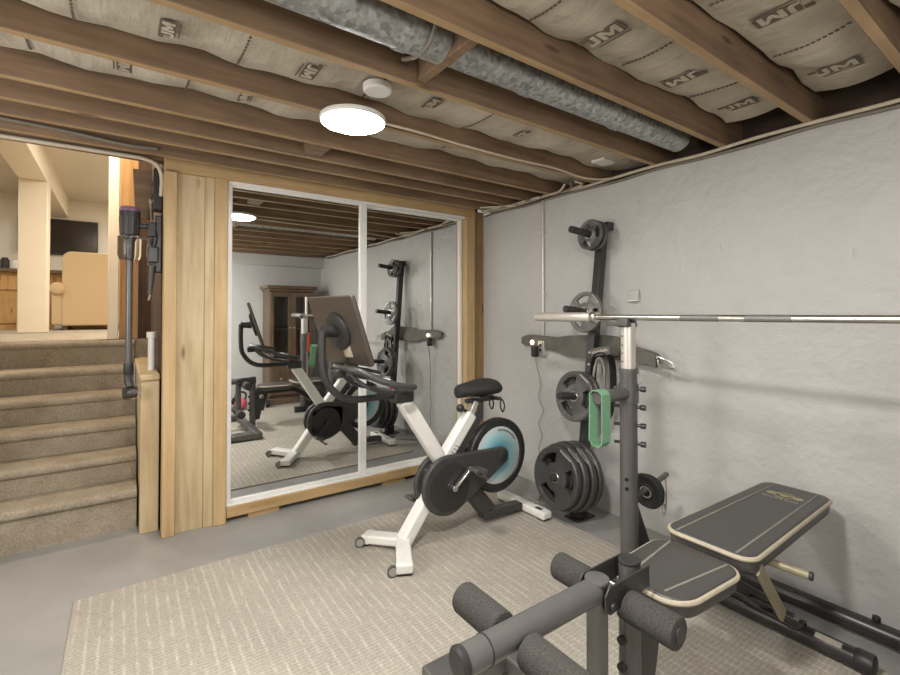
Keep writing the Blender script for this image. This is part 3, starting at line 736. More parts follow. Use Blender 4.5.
# ================================================================ SQUAT RACK AND BARBELL
RX, RY, RY2 = 2.06, 1.374, 0.29
rack = thing('squat_rack', 'grey steel squat rack with telescoping uprights beside the bench', 'squat rack', (2.25, 0.7, 0))
for y in (RY, RY2):
    MB().cyl((RX, y, 0.09), (RX, y, 1.085), 0.042, n=28).build('upright', M['steel'], rack)
    s = MB().cyl((RX, y, 1.0), (RX, y, 1.315), 0.035, n=28).build('inner_upright', M['silver'], rack)
    m = MB()
    for z in (1.125, 1.165, 1.205, 1.25):
        d = Vector((-0.93, 0.30, 0)); d.normalize(); p = Vector((RX, y, z)) + d * 0.0335
        m.cyl(p, p + d * 0.003, 0.0042, n=10)
    m.build('adjustment_hole', M['hole'], s)
    MB().lathe([(0.038, 0.0), (0.0455, 0.0), (0.0455, 0.02), (0.038, 0.02)], (RX, y, 1.07), (0, 0, 1)).build('clamp_collar', M['steel'], rack)
    MB().box(RX + 0.03, RX + 0.062, y - 0.02, y + 0.02, 1.06, 1.10).build('clamp_block', M['olive'], rack, bevel=0.004)
    m = MB().box(RX - 0.05, RX + 0.035, y - 0.03, y + 0.03, 1.295, 1.318)
    m.box(RX - 0.058, RX - 0.03, y - 0.03, y + 0.03, 1.30, 1.34); m.box(RX + 0.012, RX + 0.03, y - 0.03, y + 0.03, 1.30, 1.335)
    if y == RY: m.box(RX - 0.05, RX - 0.02, y + 0.03, y + 0.09, 1.30, 1.325)
    m.build('bar_saddle', M['steel'], rack, bevel=0.005)
    for z in (0.99, 0.90, 0.81, 0.72):
        m = MB().cyl((RX + 0.03, y - 0.062, z), (RX - 0.03, y + 0.062, z), 0.008, n=10)
        d = Vector((0.06, -0.124, 0)).normalized(); c = Vector((RX + 0.03, y - 0.062, z))
        m.rcyl(c - d * 0.014, c + d * 0.012, 0.014, 0.003, n=14); m.build('pin', M['blacks'], rack)
    for z in (0.55, 0.505): MB().cyl((RX - 0.0395, y - 0.0145, z), (RX - 0.0415, y - 0.0152, z), 0.009, n=12).build('bolt_hole', M['hole'], rack)
    if y == RY: MB().cyl((RX - 0.03, y, 0.968), (RX - 0.245, y, 0.968), 0.031, n=20).build('safety_arm', M['steel'], rack, bevel=0.002)
    MB().lathe([(0.043, -0.045), (0.048, -0.045), (0.048, 0.045), (0.043, 0.045)], (RX, y, 0.968), (0, 0, 1)).build('arm_collar', M['steel'], rack)
    MB().bar((RX - 0.12, y, 0.05), (2.518, y, 0.05), 0.07, 0.076).build('base_tube', M['blacks'], rack, bevel=0.006)
    MB().prism([(0.035, 0.09), (0.22, 0.09), (0.035, 0.47)], (RX, y - 0.004, 0), (1, 0, 0), (0, 0, 1), (0, 0.008, 0)).build('gusset', M['blacks'], rack)
    if y == RY:
        MB().rcyl((RX + 0.03, y, 0.435), (RX + 0.345, y, 0.497), 0.014, 0.003).build('storage_peg', M['steel'], rack)
MB().rcyl((2.555, 0.2, 0.05), (2.555, 1.43, 0.05), 0.038, 0.004, n=24).build('rear_crossbar', M['blacks'], rack)
MB().rcyl((2.555, 0.56, 0.09), (2.555, 0.56, 0.112), 0.014, 0.004).build('knob', M['blackp'], rack)
MB().rcyl((2.52, 0.50, 0.055), (2.51, 0.50, 0.055), 0.012, 0.003).build('knob', M['blackp'], rack)
for (xo, R_, lb) in ((0.11, 0.090, 'small black plate on the rack storage peg, nearer the upright'), (0.14, 0.074, 'smaller black plate on the rack storage peg, farther from the upright')):
    o = make_plate(R_, 0.026, M['rubber'], 0); tag(o, lb, 'weight plate', 'plates on the rack storage peg')
    o.location = (RX + xo + 0.045, RY, 0.435 + (xo + 0.015) * 0.197 - 0.0115); o.rotation_euler = (0, -0.194, 0)
m = MB().tube(cr([(RX + 0.30, RY - 0.016, 0.50), (RX + 0.31, RY - 0.016, 0.42), (RX + 0.305, RY - 0.016, 0.33), (RX + 0.285, RY - 0.016, 0.30), (RX + 0.27, RY - 0.016, 0.33), (RX + 0.285, RY - 0.016, 0.36), (RX + 0.30, RY - 0.016, 0.33), (RX + 0.305, RY - 0.016, 0.42)], 5), 0.003, 8)
tag(m.build('snap_hook', M['chrome'], loc=(RX + 0.3, RY, 0.3)), 'small metal snap hook hanging on the rack storage peg', 'hook')
bb = thing('barbell', 'silver barbell resting across the uprights of the squat rack', 'barbell', (RX - 0.01, RY, 1.345))
BX, BZ = RX - 0.012, 1.3425
MB().cyl((BX, 1.57, BZ), (BX, 0.25, BZ), 0.0145, n=20).build('shaft', M['chrome'], bb)
for y0, y1 in ((1.10, 0.935), (0.837, 0.675)): MB().cyl((BX, y0, BZ), (BX, y1, BZ), 0.0149, n=20).build('knurling', M['ironl'], bb)
MB().rcyl((BX, 1.985, BZ), (BX, 1.57, BZ), 0.026, 0.004, n=24).build('sleeve', M['silver'], bb)
MB().rcyl((BX, 1.585, BZ), (BX, 1.55, BZ), 0.030, 0.004, n=24).build('sleeve_collar', M['chrome'], bb)
MB().rcyl((BX, 0.25, BZ), (BX, -0.19, BZ), 0.026, 0.004, n=24).build('sleeve', M['silver'], bb)
MB().rcyl((BX, 0.27, BZ), (BX, 0.235, BZ), 0.030, 0.004, n=24).build('sleeve_collar', M['chrome'], bb)
gx = RX - 0.228
P = [(gx, RY - 0.034, 0.765), (gx, RY - 0.035, 0.93), (gx, RY - 0.034, 0.985), (gx, RY - 0.015, 1.002), (gx, RY + 0.015, 1.002), (gx, RY + 0.034, 0.985), (gx - 0.012, RY + 0.024, 0.93), (gx - 0.035, RY + 0.01, 0.78)]
m = MB().ribbon(P, (1, 0, 0), 0.062, 0.004).ribbon([(gx, RY - 0.034, 0.765), (gx - 0.004, RY - 0.02, 0.745), (gx - 0.022, RY + 0.0, 0.75), (gx - 0.035, RY + 0.01, 0.78)], (1, 0, 0), 0.062, 0.004)
tag(m.build('resistance_band', M['green'], loc=(gx, RY, 0.8)), 'green resistance band looped over the safety arm of the squat rack', 'resistance band')

# ================================================================ WEIGHT BENCH
AY = 0.85
bench = thing('weight_bench', 'charcoal padded weight bench with foam roller leg developer', 'weight bench', (1.7, AY, 0))
def pad(name, out, z0, z1, top='vinyl'):
    cx = sum(a for a, b in out) / len(out); cy = sum(b for a, b in out) / len(out)
    ins = lambda k: [(cx + (a - cx) * k, cy + (b - cy) * k) for a, b in out]
    m = MB(); rings = []
    for zz_, k in ((z0, 0.965), (z0 + 0.008, 0.99), (z1 - 0.012, 1.0), (z1 - 0.003, 0.985), (z1, 0.95)):
        rings.append([m.bm.verts.new((a, b, zz_)) for a, b in ins(k)])
    for A, B in zip(rings, rings[1:]):
        for i in range(len(A)): m.face([A[i], A[(i + 1) % len(A)], B[(i + 1) % len(A)], B[i]])
    m.face(rings[0][::-1]); m.face(rings[-1])
    o = m.build(name, M[top], bench, smooth=50)
    MB().tube([(a, b, z1 - 0.013) for a, b in ins(1.002)], 0.0085, 8, closed=True).build('piping', M['piping'], o)
    return o
sx0, sx1 = 1.335, 1.70
so = rrect(sx0, sx1, AY - 0.15, AY + 0.15, [0.07, 0.09, 0.09, 0.07], 8)
so = [(a, AY + (b - AY) * (0.86 + 0.14 * (a - sx0) / (sx1 - sx0))) for a, b in so]
seat = pad('seat_pad', so, 0.45, 0.51)
for s in (-1, 1):
    MB().bar((sx0 + 0.03, AY + s * 0.06, 0.5102), (sx1 - 0.02, AY + s * 0.10, 0.5102), 0.008, 0.002).build('stitching', M['stitch'], seat)
bo = rrect(1.735, 2.625, AY - 0.15, AY + 0.15, 0.055, 7)
bo = [(a, AY + (b - AY) * (1.04 - 0.15 * (a - 1.7) / 0.9)) for a, b in bo]
back = pad('back_pad', bo, 0.47, 0.535)
for s in (-1, 1):
    MB().bar((1.74, AY + s * 0.105, 0.5352), (2.60, AY + s * 0.085, 0.5352), 0.008, 0.002).build('stitching', M['stitch'], back)
em = MB(); ex = 2.46; zt = 0.5355
U_, V_ = Vector((0, -1, 0)), Vector((1, 0, 0))
O_ = Vector((ex, AY, zt))
em.lathe([(0.034, 0.0), (0.040, 0.0), (0.040, 0.0012), (0.034, 0.0012), (0.034, 0.0)], O_, (0, 0, 1), 28)
for s in (-1, 1):
    em.prism(circ(s * 0.052, 0.0, 0.020, 16), O_, U_, V_, (0, 0, 0.001))
em.prism(rrect(-0.052, 0.052, 0.004, 0.012, 0.002, 2), O_, U_, V_, (0, 0, 0.0014))
em.prism(circ(0, -0.004, 0.016, 16), O_, U_, V_, (0, 0, 0.001))
em.build('emblem', M['emblem'], back, smooth=0)
em = MB(); text_mesh(em, "GOLD'S GYM", 0.024, Vector((ex - 0.058, AY, zt)), U_, V_, (0, 0, 0.0008)); em.build('lettering', M['print'], back, smooth=0)
# frame
MB().cyl((1.275, AY, 0.02), (1.275, AY, 0.607), 0.036, n=24, ratio=0.85).build('front_post', M['steel'], bench)
MB().rcyl((1.275, AY, 0.600), (1.275, AY, 0.612), 0.037, 0.004, n=24, ratio=0.86).build('post_cap', M['blackp'], bench)
for z in (0.46, 0.38, 0.30, 0.22):
    MB().rcyl((1.245, AY, z), (1.225, AY, z), 0.013, 0.003, n=14).build('knob', M['blackp'], bench)
MB().cyl((1.118, AY, 0.17), (1.118, AY, 0.595), 0.031, n=24, ratio=0.95).build('lever_post', M['steel'], bench)
MB().rcyl((1.118, AY, 0.592), (1.118, AY, 0.606), 0.035, 0.004, n=24).build('post_cap', M['steel'], bench)
lt = MB().cyl((0.625, AY, 0.572), (1.10, AY, 0.572), 0.034, n=28).build('leg_lever', M['steel'], bench)
MB().lathe([(0.033, 0), (0.0365, 0), (0.0365, 0.003), (0.033, 0.003)], (0.70, AY, 0.572), (1, 0, 0)).build('weld_ring', M['blacks'], lt)
MB().lathe([(0.036, 0.012), (0.037, 0.0), (0.030, -0.006), (0, -0.006)], (0.625, AY, 0.572), (1, 0, 0)).build('end_cap', M['blackp'], lt)
for s in (-1, 1):
    MB().prism([(1.095, 0.535), (1.115, 0.522), (1.19, 0.53), (1.305, 0.54), (1.305, 0.603), (1.22, 0.602), (1.11, 0.60), (1.092, 0.58)], (0, AY + s * 0.045 - 0.003, 0), (1, 0, 0), (0, 0, 1), (0, 0.006, 0)).build('pivot_plate', M['blacks'], bench, bevel=0.002)
    MB().rcyl((1.12, AY + s * 0.048, 0.545), (1.12, AY + s * 0.058, 0.545), 0.012, 0.003, n=12).build('pivot_bolt', M['blackp'], bench)
MB().cyl((1.20, AY - 0.04, 0.555), (1.20, AY + 0.04, 0.555), 0.008, n=10).build('pivot_spring', M['chrome'], bench)
for (x, z, rr, inn, outn) in ((0.80, 0.555, 0.043, 0.045, 0.215), (1.185, 0.53, 0.043, 0.055, 0.205), (1.118, 0.21, 0.043, 0.045, 0.20)):
    MB().cyl((x, AY - outn, z), (x, AY + outn, z), 0.012, n=12).build('roller_rod', M['steel'], bench)
    for s in (-1, 1):
        f = MB().rcyl((x, AY + s * inn, z), (x, AY + s * outn, z), rr, 0.008, n=28).build('foam_roller', M['foam'], bench)
        MB().cyl((x, AY + s * (outn - 0.002), z), (x, AY + s * (outn + 0.004), z), 0.022, n=20).build('roller_cap', M['blacks'], f)
ho = [(1.375 + math.cos(-k * PI / 12 - PI / 2) * 0.026, 0.37 + math.sin(-k * PI / 12 - PI / 2) * 0.026) for k in range(25)]
MB().prism([(1.30, 0.47), (1.30, 0.10), (1.355, 0.10), (1.375, 0.20)] + ho + [(1.3755, 0.20), (1.40, 0.20), (1.45, 0.40), (1.46, 0.47)], (0, AY - 0.006, 0), (1, 0, 0), (0, 0, 1), (0, 0.012, 0)).build('gusset', M['blacks'], bench, smooth=0)
MB().bar((1.28, AY, 0.425), (1.78, AY, 0.425), 0.05, 0.05).build('seat_beam', M['blacks'], bench, bevel=0.005)
MB().bar((1.76, AY, 0.425), (2.27, AY, 0.12), 0.05, 0.05).build('main_beam', M['blacks'], bench, bevel=0.005)
MB().bar((1.85, AY - 0.05, 0.47), (2.5, AY - 0.05, 0.47), 0.03, 0.022).bar((1.85, AY + 0.05, 0.47), (2.5, AY + 0.05, 0.47), 0.03, 0.022).build('back_frame', M['blacks'], bench, bevel=0.003)
rf = MB().rcyl((2.29, 0.53, 0.05), (2.29, 1.16, 0.05), 0.036, 0.004, n=24).build('rear_foot', M['blacks'], bench)
MB().rcyl((2.29, 0.565, 0.051), (2.29, 0.505, 0.051), 0.040, 0.008, n=24).build('foot_cap', M['blackp'], rf)
MB().prism([(math.cos(math.radians(t_)) * q_, math.sin(math.radians(t_)) * q_) for t_, q_ in ((100, .0364), (112, .0364), (124, .0364), (136, .0364), (136, .035), (124, .035), (112, .035), (100, .035))], (2.29, 0.60, 0.05), (1, 0, 0), (0, 0, 1), (0, 0.085, 0)).build('paper_label', M['print'], rf)
MB().rcyl((2.29, 0.73, 0.086), (2.29, 0.73, 0.102), 0.013, 0.004, n=14).build('bolt', M['blackp'], rf)
MB().bar((2.235, 0.72, 0.096), (2.30, 1.06, 0.096), 0.05, 0.018).build('foot_brace', M['blackp'], rf, bevel=0.006)
MB().bar((1.80, 0.70, 0.48), (2.02, 0.705, 0.235), 0.012, 0.045, (1, 0, 0)).build('adjuster_arm', M['olive'], bench, bevel=0.003)
MB().cyl((2.045, 0.68, 0.24), (2.045, AY, 0.24), 0.009, n=10).build('adjuster_rod', M['blacks'], bench)
mb_ = MB().rcyl((1.935, AY, 0.452), (1.955, 0.60, 0.452), 0.014, 0.003, n=16).build('locking_pin', M['olive'], bench)
MB().rcyl((1.955, 0.604, 0.452), (1.956, 0.592, 0.452), 0.0155, 0.003, n=16).build('pin_cap', M['blackp'], mb_)
ff = MB().bar((1.215, 0.30, 0.05), (1.215, 1.46, 0.05), 0.07, 0.07).build('front_foot', M['steel'], bench, bevel=0.01, seg=3)
for y in (0.33, 1.38): MB().bar((1.195, y, 0.05), (0.90, y, 0.05), 0.15, 0.06).build('foot_arm', M['steel'], bench, bevel=0.01, seg=3)

# ================================================================ EXERCISE BIKE
BY = 2.34
bike = thing('exercise_bike', 'white and black exercise bike with teal flywheel and tilted screen', 'exercise bike', (1.65, BY, 0.01))
w2 = lambda x, z, y=BY: Vector((x, y, z))
# front foot
FE = {-1: Vector((1.20, 2.10, 0.048)), 1: Vector((1.185, 2.53, 0.048))}
m = MB()
for s in (-1, 1):
    e = FE[s]; j = Vector((1.32, BY + s * 0.01, 0.062))
    m.bar(j, e, 0.085, 0.05)
m.build('front_foot', M['white'], bike, bevel=0.012, seg=3)
for s in (-1, 1):
    e = FE[s]; d = (e - Vector((1.32, BY, 0.062))).normalized()
    MB().bar(e - d * 0.04, e + d * 0.012, 0.09, 0.052).build('foot_cap', M['whitep'], bike, bevel=0.010, seg=3)
    MB().bar(e - d * 0.03 - Vector((0, 0, 0.028)), e + d * 0.005 - Vector((0, 0, 0.028)), 0.075, 0.018).build('foot_pad', M['rubber'], bike, bevel=0.003)
    wv = e - d * 0.03 + Vector((-0.068, 0.0, -0.010))
    tw = MB().lathe([(0.022, -0.010), (0.028, -0.010), (0.028, 0.010), (0.022, 0.010), (0.025, -0.010)], wv, (0.35, 1, 0), 22).build('transport_wheel', M['steel'], bike)
    MB().cyl(wv - Vector((0.003, 0.009, 0)), wv + Vector((0.003, 0.009, 0)), 0.022, n=18).cyl(wv, e - d * 0.03, 0.008, n=8).build('wheel_hub', M['greyweb'], tw)
# main white frame: long seat tube and short handlebar tube
MB().bar((1.325, BY, 0.05), (1.59, BY, 0.40), 0.085, 0.075).build('front_tube', M['white'], bike, bevel=0.014, seg=3)
st_ = MB().bar((1.52, BY, 0.37), (1.815, BY, 0.73), 0.075, 0.075, (1, 0, -0.6)).build('seat_tube', M['white'], bike, bevel=0.014, seg=3)
m = MB()
for i in range(3):
    c = Vector((1.655 + 0.014 * i, BY - 0.0378, 0.515 + 0.017 * i)); m.bar(c + Vector((0.018, 0, -0.012)), c + Vector((-0.014, 0, 0.010)), 0.004, 0.004, (0, 1, 0))
m.build('printed_mark', M['greyp'], st_)
MB().bar((1.585, BY, 0.47), (1.325, BY, 0.865), 0.07, 0.085, (1, 0, 0.6)).build('handlebar_tube', M['white'], bike, bevel=0.014, seg=3)
# black spine behind the seat tube
MB().prism([(1.60, 0.40), (1.70, 0.44), (1.90, 0.70), (1.905, 0.80), (1.86, 0.80), (1.80, 0.68)], (0, BY - 0.03, 0), (1, 0, 0), (0, 0, 1), (0, 0.06, 0)).build('rear_spine', M['greyp'], bike, bevel=0.01, seg=3)
# crank housing on both sides, tapering to the flywheel hub
C0, R0, C1, R1 = (1.60, 0.335), 0.178, (2.025, 0.437), 0.058
d_ = math.atan2(C1[1] - C0[1], C1[0] - C0[0]); L_ = math.hypot(C1[0] - C0[0], C1[1] - C0[1]); al = math.degrees(math.acos((R0 - R1) / L_)); dd = math.degrees(d_)
hull = circ(C0[0], C0[1], R0, 40, dd + al, dd + 360 - al) + circ(C1[0], C1[1], R1, 16, dd - al, dd + al)
for s in (-1, 1):
    ys = BY - 0.07 if s < 0 else BY + 0.02
    h = MB().prism(hull, (0, ys, 0), (1, 0, 0), (0, 0, 1), (0, 0.035, 0)).build('crank_housing', M['greyp'], bike, bevel=0.012, seg=3)
    yo = BY - 0.07 if s < 0 else BY + 0.055
    MB().lathe([(0.14, 0), (0.14, 0.006), (0.133, 0.008), (0.03, 0.008), (0.028, 0.012), (0, 0.012)], (1.61, yo, 0.325), (0, s, 0), 40).build('housing_disc', M['blackp'], h)
    MB().lathe([(0.04, 0), (0.04, 0.006), (0.03, 0.01), (0, 0.01)], (C1[0], yo, C1[1]), (0, s, 0), 24).build('hub_cap', M['blacks'], h)
MB().prism([(1.46, 0.24), (1.60, 0.18), (1.78, 0.30), (1.78, 0.46), (1.60, 0.49), (1.47, 0.44)], (0, BY - 0.055, 0), (1, 0, 0), (0, 0, 1), (0, 0.11, 0)).build('frame_core', M['greyp'], bike, bevel=0.01)
# flywheel
fy = BY - 0.004
fw = MB().lathe([(0, -0.020), (0.185, -0.020), (0.19, -0.016), (0.19, 0.016), (0.185, 0.020), (0, 0.020)], (2.03, fy, 0.432), (0, 1, 0), 48).build('flywheel', M['teal'], bike)
MB().lathe([(0.186, -0.018), (0.195, -0.026), (0.232, -0.026), (0.241, -0.018), (0.241, 0.018), (0.232, 0.026), (0.195, 0.026), (0.186, 0.018)], (2.03, fy, 0.432), (0, 1, 0), 56).build('flywheel_rim', M['blackp'], fw)
m = MB()
for k in range(7):
    a = math.radians(35 + k * 9); rr = 0.165
    p = Vector((2.03 + math.cos(a) * rr, fy - 0.0205, 0.432 + math.sin(a) * rr)); tg = Vector((-math.sin(a), 0, math.cos(a)))
    m.bar(p - tg * 0.008, p + tg * 0.008, 0.006, 0.012, (0, 1, 0))
m.build('rim_marking', M['greyp'], fw)
# rear arm and foot
MB().bar((1.74, BY, 0.33), (1.955, BY, 0.08), 0.07, 0.11, (1, 0, 1)).build('rear_arm', M['greyp'], bike, bevel=0.012, seg=3)
MB().bar((1.90, BY, 0.065), (2.24, BY, 0.052), 0.08, 0.05).build('rear_strut', M['greyp'], bike, bevel=0.014, seg=3)
MB().bar((2.275, BY - 0.23, 0.045), (2.275, BY + 0.23, 0.045), 0.085, 0.05).build('rear_foot', M['white'], bike, bevel=0.014, seg=3)
for s in (-1, 1):
    MB().box(2.245, 2.305, BY + s * 0.19 - 0.03, BY + s * 0.19 + 0.03, 0.01, 0.022).build('foot_pad', M['rubber'], bike)
MB().box(2.255, 2.285, BY - 0.18, BY - 0.13, 0.0698, 0.0715).build('foot_badge', M['greyp'], bike)
# cranks and pedals
cc = Vector((1.62, BY, 0.325))
for s, ang in ((-1, 42), (1, 222)):
    a = math.radians(ang); tip = cc + Vector((math.cos(a) * 0.16, s * 0.115, math.sin(a) * 0.165)); base = cc + Vector((0, s * 0.10, 0))
    ca = MB().bar(base - (tip - base) * 0.06, tip, 0.014, 0.026, (0, 1, 0)).cyl(cc + Vector((0, s * 0.065, 0)), cc + Vector((0, s * 0.112, 0)), 0.018).build('crank_arm', M['chrome'] if s < 0 else M['blacks'], bike, bevel=0.003)
    q = tip + Vector((0, s * 0.055, 0))
    m = MB().bar(q + Vector((-0.045, 0, 0.005)), q + Vector((0.045, 0, -0.012)), 0.085, 0.022)
    m.build('pedal', M['steel'], bike, bevel=0.005)
    MB().tube(cr([q + Vector((0.0, -0.042, 0.0)), q + Vector((0.03, -0.045, -0.05)), q + Vector((0.07, 0, -0.065)), q + Vector((0.03, 0.045, -0.05)), q + Vector((0.0, 0.042, 0.0))]), 0.006, 8).build('toe_cage', M['iron'], bike)
# seat
MB().bar((1.80, BY, 0.70), (1.855, BY, 0.80), 0.05, 0.05, (1, 0, -0.5)).build('seat_post', M['silver'], bike, bevel=0.006)
MB().box(1.78, 2.03, BY - 0.022, BY + 0.022, 0.795, 0.82).build('seat_slider', M['blacks'], bike, bevel=0.006)
m = MB()
prof = [(1.705, 0.03, 0.868), (1.72, 0.05, 0.874), (1.77, 0.07, 0.878), (1.83, 0.095, 0.882), (1.90, 0.12, 0.888), (1.965, 0.125, 0.89), (2.0, 0.108, 0.884), (2.015, 0.07, 0.876)]
rings = []
for x, hw_, zc in prof:
    rings.append([m.bm.verts.new((x, BY + math.cos(2 * PI * k / 20) * hw_, zc + math.sin(2 * PI * k / 20) * (0.036 + 0.13 * hw_) * (1 if math.sin(2 * PI * k / 20) > 0 else 0.95))) for k in range(20)])
for A, B in zip(rings, rings[1:]):
    for k in range(20): m.face([A[k], A[(k + 1) % 20], B[(k + 1) % 20], B[k]])
m.face(rings[0][::-1]); m.face(rings[-1])
m.build('saddle', M['rubber'], bike, smooth=80, sub=1)
MB().tube(cr([(1.76, BY - 0.03, 0.845), (1.85, BY - 0.045, 0.833), (1.95, BY - 0.05, 0.842), (2.02, BY - 0.04, 0.855)]), 0.005, 8).tube(cr([(1.76, BY + 0.03, 0.845), (1.85, BY + 0.045, 0.833), (1.95, BY + 0.05, 0.842), (2.02, BY + 0.04, 0.855)]), 0.005, 8).build('saddle_rail', M['chrome'], bike)
MB().box(1.85, 1.93, BY - 0.055, BY + 0.055, 0.815, 0.842).build('saddle_clamp', M['blackp'], bike, bevel=0.006)
m = MB()
for s in (-1, 1):
    m.tube(cr([(2.0, BY + s * 0.05, 0.81), (2.035, BY + s * 0.055, 0.80), (2.055, BY + s * 0.055, 0.755), (2.04, BY + s * 0.055, 0.72), (2.02, BY + s * 0.055, 0.76), (2.03, BY + s * 0.05, 0.80)]), 0.005, 8)
m.bar((2.0, BY - 0.07, 0.812), (2.0, BY + 0.07, 0.812), 0.03, 0.02).build('rear_hook', M['blacks'], bike)
MB().bar((1.80, BY, 0.735), (1.745, BY, 0.765), 0.018, 0.018).ball((1.735, BY, 0.77), 0.026).build('adjustment_knob', M['blackp'], bike)
# handlebar cluster
MB().box(1.25, 1.375, BY - 0.045, BY + 0.045, 0.855, 0.925).build('handlebar_clamp', M['blackp'], bike, bevel=0.012, seg=3)
MB().tube(cr([(1.33, BY, 0.905), (1.18, BY, 0.898), (1.02, BY, 0.90), (0.93, BY, 0.935), (0.865, BY + 0.005, 1.02), (0.85, BY + 0.01, 1.12), (0.85, BY + 0.01, 1.27)]), 0.019, 16).build('screen_stem', M['blackp'], bike)
for s in (-1, 1):
    P = [(1.29, BY + s * 0.03, 0.925), (1.31, BY + s * 0.11, 0.95), (1.285, BY + s * 0.19, 0.968), (1.23, BY + s * 0.215, 0.978), (1.15, BY + s * 0.21, 0.995), (1.07, BY + s * 0.185, 1.025), (1.00, BY + s * 0.15, 1.062), (0.955, BY + s * 0.09, 1.075), (0.945, BY + s * 0.0, 1.075)]
    MB().tube(cr(P), 0.0175, 14).build('handlebar', M['greyp'], bike)
    P = [(1.28, BY + s * 0.02, 0.92), (1.20, BY + s * 0.08, 0.935), (1.10, BY + s * 0.11, 0.955), (1.02, BY + s * 0.09, 1.0), (0.97, BY + s * 0.03, 1.06)]
    MB().tube(cr(P), 0.011, 12).build('inner_bar', M['greyp'], bike)
MB().prism(rrect(0.98, 1.16, -0.075, 0.075, 0.03), (0, BY, 1.32), (1, 0, -0.25), (0, 1, 0), (0, 0, 0.018)).build('device_tray', M['blackp'], bike, bevel=0.004)
MB().box(1.12, 1.22, BY - 0.05, BY + 0.03, 0.985, 1.0).build('paper_towel', M['whitep'], bike, bevel=0.004)
MB().bar((0.905, BY, 1.045), (0.97, BY, 1.05), 0.05, 0.05).build('bar_bracket', M['blackp'], bike, bevel=0.01)
MB().cyl((1.27, BY + 0.02, 0.95), (1.27, BY + 0.04, 0.95), 0.018, n=18).build('resistance_knob', M['redp'], bike)
# tilted screen
top_n, bot_n = Vector((0.952, 2.18, 1.458)), Vector((1.072, 2.185, 1.092))
side = Vector((-0.085, 0.405, 0)); dn = bot_n - top_n; nrm = side.cross(dn).normalized()
if nrm.x < 0: nrm = -nrm
W_, H_ = side.length, dn.length
sh = thing_holder = MB().prism(rrect(0, W_, 0, H_, 0.012, 4), top_n, side.normalized(), dn.normalized(), -nrm * 0.022).build('screen', M['screenback'], bike, bevel=0.004)
MB().prism(rrect(0.004, W_ - 0.004, 0.004, H_ - 0.004, 0.012, 4), top_n + nrm * 0.0005, side.normalized(), dn.normalized(), nrm * 0.004).build('display_glass', M['screen'], sh)
bc = top_n + side * 0.5 + dn * 0.50 - nrm * 0.022
MB().lathe([(0.105, 0), (0.105, 0.012), (0.095, 0.02), (0, 0.02)], bc, -nrm, 36).build('back_mount', M['blackp'], sh)
bs = top_n + side * 0.5 + dn * 0.50 - nrm * 0.04
MB().tube([bs, Vector((0.85, BY + 0.01, 1.27))], 0.03, 16).build('tilt_arm', M['blackp'], bike)
MB().bar(top_n + side * 0.42 + dn * 0.72 - nrm * 0.024, top_n + side * 0.42 + dn * 0.88 - nrm * 0.024, 0.07, 0.003, nrm).build('paper_sticker', M['cable'], sh)

m = MB().tube(cr([(2.30, 2.24, 0.075), (2.27, 2.28, 0.13), (2.24, 2.34, 0.12), (2.27, 2.28, 0.09), (2.33, 2.2, 0.08), (2.36, 2.16, 0.02), (2.37, 2.2, 0.016)]), 0.004, 8)
tag(m.build('looped_cord', M['gcable'], loc=(2.3, 2.24, 0.07)), 'thin cord looped over the white rear foot of the bike', 'cord')

# ================================================================ STICK VACUUM BY THE STAIRS
VX, VY = 0.035, 3.44
v = thing('stick_vacuum', 'grey cordless stick vacuum hanging upright beside the stairs', 'vacuum cleaner', (VX, VY, 0.88))
MB().lathe([(0, 2.015), (0.05, 2.012), (0.055, 2.0), (0.055, 1.985)], (VX, VY, 0), (0, 0, 1)).build('filter_cap', M['purple'], v)
MB().lathe([(0.055, 1.985), (0.053, 1.93), (0.05, 1.86), (0.048, 1.84), (0, 1.84)], (VX, VY, 0), (0, 0, 1)).build('motor_body', M['blackp'], v)
m = MB()
for k in range(10):
    a = 2 * PI * k / 10; m.cyl((VX + math.cos(a) * 0.045, VY + math.sin(a) * 0.045, 1.95), (VX + math.cos(a) * 0.043, VY + math.sin(a) * 0.043, 1.85), 0.011, 0.008, n=10)
m.build('cyclone', M['greyp'], v)
MB().lathe([(0.045, 1.84), (0.062, 1.83), (0.062, 1.72), (0.052, 1.69), (0, 1.69)], (VX, VY, 0), (0, 0, 1)).build('dust_bin', M['smoke'], v)
MB().lathe([(0.018, 1.70), (0.02, 1.80), (0.03, 1.83), (0, 1.83)], (VX, VY, 0), (0, 0, 1)).build('bin_core', M['steel'], v)
MB().cyl((VX, VY, 1.69), (VX, VY, 1.02), 0.0185, n=18).build('wand', M['steel'], v)
MB().rcyl((VX, VY, 1.06), (VX, VY, 0.99), 0.026, 0.004).build('wand_release', M['blackp'], v)
MB().tube(cr([(VX, VY, 1.0), (VX, VY, 0.95), (VX + 0.01, VY - 0.01, 0.91)]), 0.022).build('head_neck', M['greyp'], v)
MB().rcyl((VX - 0.03, VY - 0.03, 0.885), (VX + 0.05, VY - 0.02, 0.885), 0.042, 0.012).build('cleaner_head', M['smoke'], v)
MB().cyl((VX - 0.02, VY - 0.03, 0.885), (VX + 0.04, VY - 0.02, 0.885), 0.028).build('brush_roll', M['iron'], v)
MB().tube(cr([(VX + 0.03, VY, 1.90), (VX + 0.09, VY, 1.905), (VX + 0.125, VY, 1.88), (VX + 0.13, VY, 1.82), (VX + 0.115, VY, 1.76)]), 0.018).build('handle', M['greyp'], v)
MB().box(VX + 0.09, VX + 0.15, VY - 0.03, VY + 0.03, 1.68, 1.78).build('battery', M['greyp'], v, bevel=0.008)
MB().tube(cr([(VX + 0.05, VY - 0.02, 1.83), (VX + 0.09, VY - 0.03, 1.82), (VX + 0.105, VY - 0.02, 1.78)]), 0.008).build('trigger', M['steel'], v)
